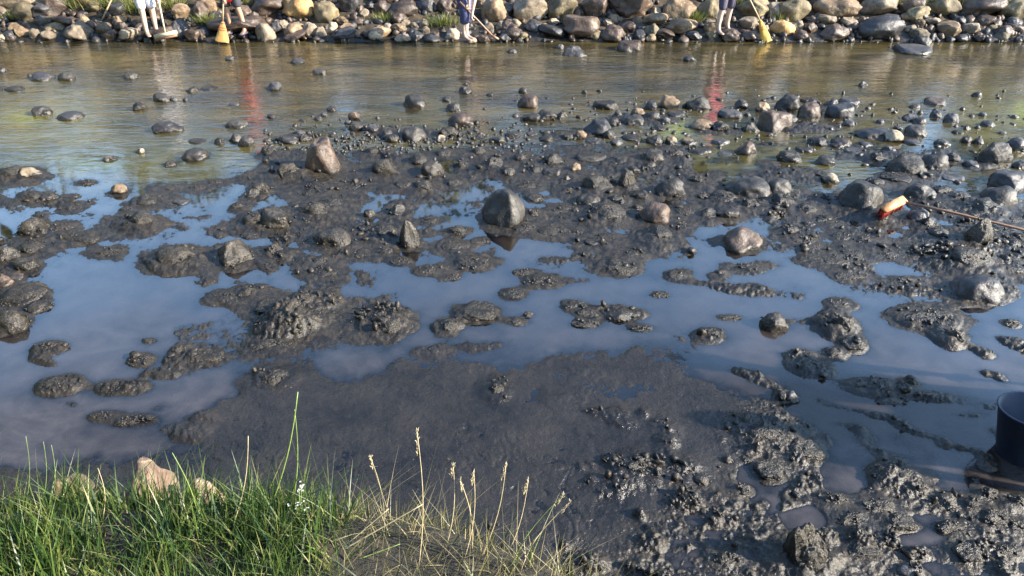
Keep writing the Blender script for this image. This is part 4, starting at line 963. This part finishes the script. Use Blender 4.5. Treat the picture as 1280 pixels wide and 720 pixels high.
# unseen trees added upstream and behind the camera to block low sky light
proto = tree(-15.5, 12, .2, 9.5, 6.5, 'unseen tree added to block low sky, upstream bend nearest the far bank')
NW = ['unseen tree added to block low sky, upstream bend %s' % q for q in ('opposite the cobble bar', 'level with the left pool', 'beside the grassy bank', 'farthest back along the grassy bank')] + ['unseen tree added to block low sky behind the grassy bank, %s' % q for q in ('first in the row', 'second in the row', 'third in the row', 'fourth in the row', 'last in the row')]
for (x, y), lb in zip(((-14.5, 7.5), (-13.5, 3), (-13, -1.5), (-12.5, -6), (-9, -9.5), (-5, -10.5), (-1, -10), (3, -10.5), (-11, -8)), NW):
    o = proto.copy(); C.objects.link(o); o.location = (x, y, .2); o.rotation_euler.z = x * 1.7; o['label'] = lb
    for ch in proto.children: c = ch.copy(); C.objects.link(c); c.parent = o

# ------------------------------------------------------------------ tools and people
M['wood'] = plain('pale_wood', (.32, .24, .14), .55, .2, 40)
M['wood_brown'] = plain('brown_wood', (.18, .095, .05), .5, .2, 40)
M['head_wood'] = plain('brush_head_wood', (.40, .19, .065), .5, .3, 40, .2, mud=.35)
M['red'] = plain('red_bristle', (.36, .02, .012), .5, 1.0, 160, mud=.5)
M['strawb'] = plain('broom_straw', (.34, .20, .055), .7, 1.0, 120, .3)
M['cream'] = plain('cream_wood', (.40, .35, .24), .5, .1, 30, .1)
M['bind'] = plain('red_binding', (.45, .05, .03), .6)
def skin(base): 
    s = NT('skin'); g = s.n('NewGeometry'); n = s.noise(g.outputs['Position'], 14, 4)
    sz = s.n('SeparateXYZ'); s.l(g.outputs['Position'], sz.inputs[0]); n5 = s.noise(g.outputs['Position'], 30, 5, .7)
    low = s.mapr(s.math('ADD', sz.outputs[2], s.math('MULTIPLY', n5, .3)), .28, .5, .75, 0)
    s.col(s.mix(low, s.ramp(n, [(.3, tuple(c * .85 for c in base)), (.7, base)]), (.07, .055, .042))); s.rough(.5)
    s.b.inputs['Subsurface Weight'].default_value = .05; return s.m
M['skin'] = skin((.30, .185, .125)); M['skin_pale'] = skin((.40, .29, .225))
M['hair'] = plain('dark_hair', (.05, .03, .02), .5, 1, 120)
M['white_cloth'] = plain('white_cloth', (.42, .42, .46), .8); M['blue_cloth'] = plain('blue_cloth', (.06, .06, .30), .8)
M['red_cloth'] = plain('red_cloth', (.62, .02, .035), .75); M['black_cloth'] = plain('dark_shorts', (.022, .022, .03), .8)
M['navy_cloth'] = plain('navy_cloth', (.028, .032, .085), .8); M['pink_cloth'] = plain('pink_cloth', (.75, .10, .20), .8)
M['grey_cloth'] = plain('grey_cloth', (.045, .04, .065), .8)

def skinned(name, verts, edges, mat, parent, root=0, sub=2):
    me = bpy.data.meshes.new(name); me.from_pydata([v[0] for v in verts], edges, []); me.update()
    o = bpy.data.objects.new(name, me); C.objects.link(o)
    md = o.modifiers.new('skin', 'SKIN'); md.use_smooth_shade = True
    for i, v in enumerate(verts):
        r = v[1]; me.skin_vertices[0].data[i].radius = r if isinstance(r, tuple) else (r, r)
        me.skin_vertices[0].data[i].use_root = (i == root)
    ms = o.modifiers.new('sub', 'SUBSURF'); ms.levels = sub; ms.render_levels = sub
    dg = bpy.context.evaluated_depsgraph_get(); dg.update()
    m2 = bpy.data.meshes.new_from_object(o.evaluated_get(dg)); m2.name = name
    bpy.data.objects.remove(o); bpy.data.meshes.remove(me)
    m2.materials.clear()
    for p in m2.polygons: p.use_smooth = True
    return link(name, m2, mat, parent)

def person(loc, rz, label, lean=0.0, feet=((-.11, 0), (.11, .03)), hands=None, skinm='skin', bottoms=('shorts', 'black_cloth'), top='red_cloth', k=1.0, shoes=None, hem=.08, knee_fwd=.04, hair_len=.12):
    """local axes: +y is where the person faces"""
    root = empty('person', loc, rz); root.scale = (k, k, k); tag(root, label, 'person')
    pel = Vector((0, -.10 * math.sin(lean), .95)); sp = lambda t, s=0: pel + Vector((s, math.sin(lean) * t, math.cos(lean) * t))
    chest = sp(.36); neck = sp(.53); head = sp(.60) + Vector((0, .03, .06 * math.cos(lean)))
    crown = head + Vector((0, .03 + .05 * math.sin(lean), .14))
    V = [(pel, (.125, .10))]; E = []
    def add(p, r, par): V.append((Vector(p), r)); E.append((par, len(V) - 1)); return len(V) - 1
    w_ = add(sp(.18), (.115, .085), 0); c_ = add(chest, (.135, .10), w_); n0 = add(sp(.48), (.07, .06), c_); n_ = add(neck, .052, n0)
    h0 = add(head, (.068, .078), n_); h1 = add((head + crown) / 2, (.078, .095), h0); h2 = add(crown, (.055, .07), h1)
    legs = []
    for sgn, (fx, fy) in zip((-1, 1), feet):
        hip = pel + Vector((sgn * .095, 0, -.06)); ank = Vector((fx, fy - .03, .085)); kn = (hip + ank) / 2 + Vector((0, knee_fwd, .02))
        a = add(hip, .092, 0); a2 = add((hip + kn) / 2, .078, a); b = add(kn, .056, a2); b2 = add(kn * .6 + ank * .4 + Vector((0, -.015, 0)), .056, b); c = add(ank, .034, b2)
        hl = add(Vector((fx, fy - .055, .035)), (.034, .03), c); f = add(Vector((fx * 1.08, fy + .06, .035)), (.042, .026), c); add(Vector((fx * 1.12, fy + .15, .022)), (.04, .014), f)
        legs.append((hip, kn, ank))
    arms = []
    hands = hands or ((-.3, .1, .85), (.3, .1, .85))
    for sgn, hd in zip((-1, 1), hands):
        sh = sp(.45, sgn * .185); hd = Vector(hd); mid = (sh + hd) / 2
        L = .56; d = (hd - sh).length; off = math.sqrt(max(0, (L / 2) ** 2 - (min(d, L) / 2) ** 2))
        el = mid + Vector((sgn * off * .7, -off * .5, -off * .5))
        a = add(sh, .058, c_); b = add((sh + el) / 2, .046, a); e = add(el, .038, b); g = add((el + hd) / 2, .035, e); wr = add(el + (hd - el) * .94, .024, g)
        fd = (hd - el).normalized(); pm = add(hd + fd * .035, (.034, .018), wr)
        side = fd.cross(Vector((0, 0, 1))); side = side.normalized() if side.length > .1 else Vector((1, 0, 0)); curl = side.cross(fd).normalized()
        for q in range(4):
            b0 = hd + fd * .07 + side * (q - 1.5) * .019; ln = (.034, .04, .038, .03)[q]
            f1 = add(b0, .0095, pm); f2 = add(b0 + fd * ln * .6 - curl * ln * .6, .0088, f1); add(b0 + fd * ln * .2 - curl * ln * 1.5, .0075, f2)
        t1 = add(hd + fd * .02 - side * .04 - curl * .008, .011, pm); add(hd + fd * .05 - side * .045 - curl * .035, .009, t1)
        arms.append((sh, el, hd))
    skinned('body', V, E, M[skinm], root)
    # clothes
    kind, mt = bottoms
    V = [(pel + Vector((0, 0, .06)), (.145, .12)), (pel + Vector((0, 0, -.03)), (.15, .125))]; E = [(0, 1)]
    for hip, kn, ank in legs:
        n = len(V); V.append((hip + Vector((0, 0, -.04)), .112)); E.append((1, n)); V.append((hip * .45 + kn * .55, .098)); E.append((n, n + 1))
        if kind == 'shorts': V.append((kn * .93 + ank * .07, .088)); E.append((n + 1, n + 2))
        elif kind == 'capri': V.append((kn, .078)); E.append((n + 1, n + 2)); V.append((kn * .75 + ank * .25, .07)); E.append((n + 2, n + 3))
        elif kind == 'long': V.append((kn, .10)); E.append((n + 1, n + 2)); V.append((kn * .45 + ank * .55, .088)); E.append((n + 2, n + 3))
    skinned('shorts' if kind == 'shorts' else 'trousers', V, E, M[mt], root, 1)
    V = [(sp(.0), (.15, .125)), (sp(.2), (.142, .112)), (chest, (.16, .125)), (sp(.49), (.09, .08))]; E = [(0, 1), (1, 2), (2, 3)]
    V.append((sp(-hem) , (.17 + .2 * (hem > .1) * .3, .15))); E.append((0, 4))
    for sh, el, hd in arms:
        n = len(V); V.append((sh, .075)); E.append((2, n)); V.append((sh * .4 + el * .6, .062)); E.append((n, n + 1))
    skinned('shirt', V, E, M[top], root, 2)
    bm = bmesh.new(); bmesh.ops.create_uvsphere(bm, u_segments=20, v_segments=14, radius=1)
    hc = (head + crown) / 2 + Vector((0, -.02, .03))
    for v in bm.verts:
        z = v.co.z; v.co = hc + Vector((v.co.x * .092, v.co.y * .108 - (.02 if z < 0 else 0), z * (.115 if z > 0 else hair_len)))
        if v.co.y > hc.y + .03 and z < .35: v.co.y = hc.y + .03
    bobj('hair', bm, M['hair'], root)
    fc = hc + Vector((0, .112, -.03))
    bm = bmesh.new(); tube(bm, [fc + Vector((0, -.02, .03)), fc + Vector((0, .012, -.005)), fc + Vector((0, -.01, -.015))], [.008, .014, .008], 6); bobj('nose', bm, M[skinm], root)
    for sx in (-1, 1):
        bm = bmesh.new(); bmesh.ops.create_uvsphere(bm, u_segments=8, v_segments=6, radius=.011); bmesh.ops.translate(bm, verts=bm.verts, vec=fc + Vector((sx * .031, -.018, .022))); bobj('eye', bm, M['black_cloth'], root)
        bm = bmesh.new(); bmesh.ops.create_uvsphere(bm, u_segments=8, v_segments=6, radius=.022)
        for v in bm.verts: v.co = Vector((v.co.x * .4, v.co.y * .8, v.co.z * 1.3)) + hc + Vector((sx * .083, .01, -.03))
        bobj('ear', bm, M[skinm], root)
    bm = bmesh.new(); tube(bm, [fc + Vector((-.024, -.014, -.04)), fc + Vector((0, -.006, -.043)), fc + Vector((.024, -.014, -.04))], [.003, .007, .003], 6); bobj('mouth', bm, M['bind'], root)
    if shoes:
        for fx, fy in feet:
            bm = bmesh.new(); box(bm, (fx * 1.08, fy + .045, .018), (.095, .26, .03), bev=.012); bobj('sandal', bm, M[shoes], root)
    return root

def wpt(px, py, y):                     # point at distance y seen at pixel
    d = ray(px, py); t = y / d.y; return Vector((d.x * t, y, CAM_H + d.z * t))
# person with the push broom
def stand(px, py): 
    g, t = P(px, py, .13); return g
def to_local(root_loc, rz, p):
    v = Vector(p) - Vector(root_loc); return Matrix.Rotation(-rz, 3, 'Z') @ v
def handle(name, parent_loc, a, b, r, mat, root):
    bm = bmesh.new(); a = Vector(a) - Vector(parent_loc); b = Vector(b) - Vector(parent_loc)
    tube(bm, [a, a * .75 + b * .25, (a + b) / 2, b], [r * .9, r, r, r], 10); return bobj(name, bm, mat, root)

g = stand(191, 44); rz = R(-140)
b0 = wpt(206.5, 41, g.y - .12); top = b0 + (wpt(198, 0, g.y - .05) - b0) * 1.9
hr = b0 * .28 + top * .72; hl = b0 * .42 + top * .58
person(g, rz, 'barefoot person in blue and white shorts holding a push broom', hands=(to_local(g, rz, hl), to_local(g, rz, hr)), feet=((-.10, -.02), (.10, .05)), bottoms=('shorts', 'white_cloth'), top='white_cloth', skinm='skin_pale', k=.95)
br = empty('push_broom', b0); tag(br, 'cream push broom with a wide head held by the person in white', 'broom')
handle('handle', b0, b0, top, .016, M['cream'], br)
ra = wpt(193, 46, g.y - .12) - b0; rb = wpt(221, 40, g.y - .12) - b0
bm = bmesh.new(); dvec = (rb - ra); rot = Vector((1, 0, 0)).rotation_difference(dvec.normalized()).to_matrix(); box(bm, (ra + rb) / 2, (dvec.length, .07, .065), rot, .008); bobj('head', bm, M['cream'], br)
bm = bmesh.new(); box(bm, (ra + rb) / 2 - Vector((0, 0, .05)), (dvec.length * .96, .05, .05), rot, .004); bobj('bristles', bm, M['wood_brown'], br)
# leaning broom
a = wpt(127, 26, 14.75); b = wpt(140, -2, 14.95); b = a + (b - a) * 2.6
br = empty('push_broom', a); tag(br, 'pale push broom leaning on the bank beside the green tuft', 'broom')
handle('handle', a, a, b, .015, M['wood'], br)
bm = bmesh.new(); box(bm, (-.03, 0, -.02), (.26, .06, .045), Matrix.Rotation(.25, 3, 'Y'), .006); bobj('head', bm, M['cream'], br)
bm = bmesh.new(); box(bm, (-.03, 0, -.055), (.24, .05, .04), Matrix.Rotation(.25, 3, 'Y'), .004); bobj('bristles', bm, M['black_cloth'], br)

# person in red with a straw broom
def straw_broom(tip, neck, topp, label, mat='strawb', wide=.17):
    r_ = empty('straw_broom', neck); tag(r_, label, 'broom')
    handle('handle', neck, neck, topp, .014, M['wood'], r_)
    t = Vector(tip) - Vector(neck); bm = bmesh.new(); n = 9; seg = 20; rings = []
    ax = t.normalized(); s = ax.cross(Vector((0, 1, 0))).normalized(); q = ax.cross(s)
    for i in range(n):
        f = i / (n - 1); ww = .022 + (wide - .022) * f ** .8; dd = .022 + .03 * f
        ring = []
        for k2 in range(seg):
            an = k2 * 6.28319 / seg; jag = (rs.uniform(-.03, .03) if i == n - 1 else 0); rr = 1 + rs.uniform(-.07, .07)
            ring.append(bm.verts.new(t * (f + jag) + s * math.cos(an) * ww * rr + q * math.sin(an) * dd * rr))
        rings.append(ring)
    for a1, b1 in zip(rings, rings[1:]):
        for k2 in range(seg): bm.faces.new((a1[k2], a1[(k2 + 1) % seg], b1[(k2 + 1) % seg], b1[k2]))
    bm.faces.new(rings[0][::-1]); bm.faces.new(rings[-1]); bobj('bristles', bm, M[mat], r_, False)
    for f in (.08, .3, .42):
        bm = bmesh.new(); ww = .024 + (wide - .022) * f ** .8; c0 = t * f
        pts_ = [c0 + s * math.cos(k2 * .5236) * ww * 1.03 + q * math.sin(k2 * .5236) * (.026 + .03 * f) for k2 in range(13)]; tube(bm, pts_, .005, 5); bobj('binding', bm, M['bind'], r_)
    return r_
g = stand(296, 42); rz = R(165)
nk = wpt(278.5, 27, g.y - .18); tp = wpt(277.5, 52, g.y - .25); top = nk + (wpt(279, 2, g.y - .15) - nk) * 2.2
person(g, rz, 'person in a red shirt and dark shorts holding a straw broom', hands=(to_local(g, rz, nk * .25 + top * .75), to_local(g, rz, nk * .45 + top * .55)), feet=((-.16, -.02), (.10, .05)), bottoms=('shorts', 'black_cloth'), top='red_cloth', shoes='grey_cloth', hem=.40, k=.96)
straw_broom(tp, nk, top, 'straw broom with golden fan bristles held by the person in red', wide=.13)
# bending person in navy
g = stand(583, 50); rz = R(-120)
s0 = wpt(590, 18, g.y - .15); s1 = wpt(617, 46, g.y - .1)
person(g, rz, 'barefoot person in navy clothes bending over the stones with a stick', lean=.75, hands=(to_local(g, rz, s0), to_local(g, rz, s0 + Vector((-.05, 0, .18)))), feet=((-.06, -.02), (.06, .02)), bottoms=('long', 'navy_cloth'), top='navy_cloth', skinm='skin_pale', knee_fwd=.08)
st = empty('wooden_stick', s0); tag(st, 'reddish wooden tool handle held low by the bending person', 'stick'); handle('shaft', s0, s1, s0 + (s0 - s1) * .55, .016, M['wood_brown'], st)
bm = bmesh.new(); box(bm, s1 - s0 + Vector((.03, 0, -.01)), (.14, .05, .035), Matrix.Rotation(.5, 3, 'Y'), .006); bobj('head', bm, M['wood_brown'], st)
# barefoot person with pink top
g = stand(903, 41); rz = R(-150)
nk = wpt(950, 25, g.y - .1); tp = wpt(958.5, 53, g.y - .2); top = nk + (wpt(937.5, 0, g.y - .05) - nk) * 2.1
person(g, rz, 'barefoot person in dark capri trousers and pink top beside a yellow broom', lean=.15, hands=(to_local(g, rz, g + (nk * .2 + top * .8 - g) * .9), to_local(g, rz, nk * .2 + top * .8)), feet=((-.14, -.02), (.14, .04)), bottoms=('capri', 'grey_cloth'), top='pink_cloth', skinm='skin_pale')
M['yellow'] = plain('yellow_straw', (.42, .25, .03), .6, 1.0, 120, .2)
straw_broom(tp, nk, top, 'yellow straw broom with a narrow head beside the barefoot person', 'yellow', .10)

# brush lying on the cobbles
h0 = P(1128, 252, .16)[0]; h1 = P(1290, 291, .07)[0]; h1 = h0 + (h1 - h0) * 1.35
br = empty('deck_brush', h0); tag(br, 'wooden brush with red bristles and a long handle lying on the cobbles', 'brush')
bm = bmesh.new(); d = h1 - h0
tube(bm, [Vector((0, 0, 0)), d * .33 + Vector((0, 0, .012)), d * .66 + Vector((0, 0, .01)), d], .0125, 10); bobj('handle', bm, M['wood_brown'], br)
ca = P(1104, 262, .17)[0] - h0; cb = P(1131, 249, .17)[0] - h0; dv = cb - ca
ez = Vector((.10, -.55, .83)).normalized(); ex = dv.normalized(); ey = ez.cross(ex).normalized(); ez = ex.cross(ey); rot = Matrix((ex, ey, ez)).transposed()
cc = (ca + cb) / 2
bm = bmesh.new(); box(bm, cc, (dv.length * 1.0, .085, .028), rot, .005); bobj('head', bm, M['head_wood'], br)
bm = bmesh.new(); brs = -ez * .012 - ey * .0
for i in range(15):
    for j in range(4):
        p = cc + ex * (i / 14 - .5) * dv.length * .9 + ey * (j / 3 - .5) * .06 - ez * .012
        q = p - ez * .085 - ey * .02 + Vector((rs.normal(0, .006), rs.normal(0, .006), 0)); tube(bm, [p, q], [.006, .009], 5)
bobj('bristles', bm, M['red'], br)

# bucket
M['bucket'] = plain('black_rubber', (.010, .016, .034), .5, .3, 20, mud=.3); M['metal'] = plain('dull_metal', (.10, .10, .11), .45, .2, 30, metallic=.4, mud=.4)
bc = P(1274, 567, 0)[0]; bk = empty('bucket', bc - Vector((0, 0, .02))); tag(bk, 'black rubber bucket with a pale rim standing in the mud at the frame edge', 'bucket')
bm = bmesh.new(); prof = [(.001, .0), (.118, .0), (.125, .01), (.186, .335), (.193, .34), (.193, .35), (.181, .35), (.119, .02), (.001, .018)]
rings = [[bm.verts.new((r * math.cos(k * 6.28319 / 40), r * math.sin(k * 6.28319 / 40), z)) for k in range(40)] for r, z in prof]
for a1, b1 in zip(rings, rings[1:]):
    for k in range(40): bm.faces.new((a1[k], a1[(k + 1) % 40], b1[(k + 1) % 40], b1[k]))
bobj('shell', bm, M['bucket'], bk)
bm = bmesh.new(); tube(bm, [(.189 * math.cos(k * .1963), .189 * math.sin(k * .1963), .348) for k in range(33)], .007, 8); bobj('rim', bm, M['bucket'], bk)
bm = bmesh.new(); tube(bm, [(.198 * math.cos(k * .2618), .02 + .17 * math.sin(k * .2618), .335 - .08 * math.sin(k * .2618)) for k in range(13)], .0035, 6); bobj('handle', bm, M['metal'], bk)
bk.rotation_euler = (R(-4), R(-3), R(-20))

# helper standing beside the bucket, just beyond the frame; throws the long shadow over the pool
g = Vector((5.05, 3.45, .0)); rz = R(65)
person(g, rz, 'person in dark trousers leaning over the mud next to the bucket', lean=.5, hands=((-.25, .55, .85), (.15, .5, .75)), feet=((-.22, -.05), (.22, .1)), bottoms=('long', 'grey_cloth'), top='grey_cloth', k=1.08)
s0 = g + Vector((-.35, .35, .9)); sv = empty('shovel', s0); tag(sv, 'wooden shovel held by the person next to the bucket', 'shovel')
handle('shaft', s0, s0 + Vector((-.45, .15, -.85)), s0 + Vector((.22, -.08, .42)), .017, M['wood'], sv)
bm = bmesh.new(); box(bm, (-.5, .17, -.95), (.24, .05, .28), Matrix.Rotation(.4, 3, 'Y'), .01); bobj('blade', bm, M['metal'], sv)

person(Vector((4.75, 2.95, 0)), R(80), 'unseen second person in navy added to widen the shadow beside the shovel holder', lean=.95, hands=((-.2, .6, .45), (.2, .6, .4)), feet=((-.2, -.05), (.2, .1)), bottoms=('long', 'navy_cloth'), top='navy_cloth', k=1.05)  # unseen figure added to broaden the shadow over the pool

person(Vector((5.65, 3.02, 0)), R(95), 'unseen third person added to fill the shadow gap behind the two stooping helpers', lean=.1, hands=((-.34, .25, .95), (.34, .25, .95)), feet=((-.2, -.05), (.2, .1)), bottoms=('long', 'black_cloth'), top='navy_cloth', k=1.08)  # unseen figure added to close the gap between the other two shadows
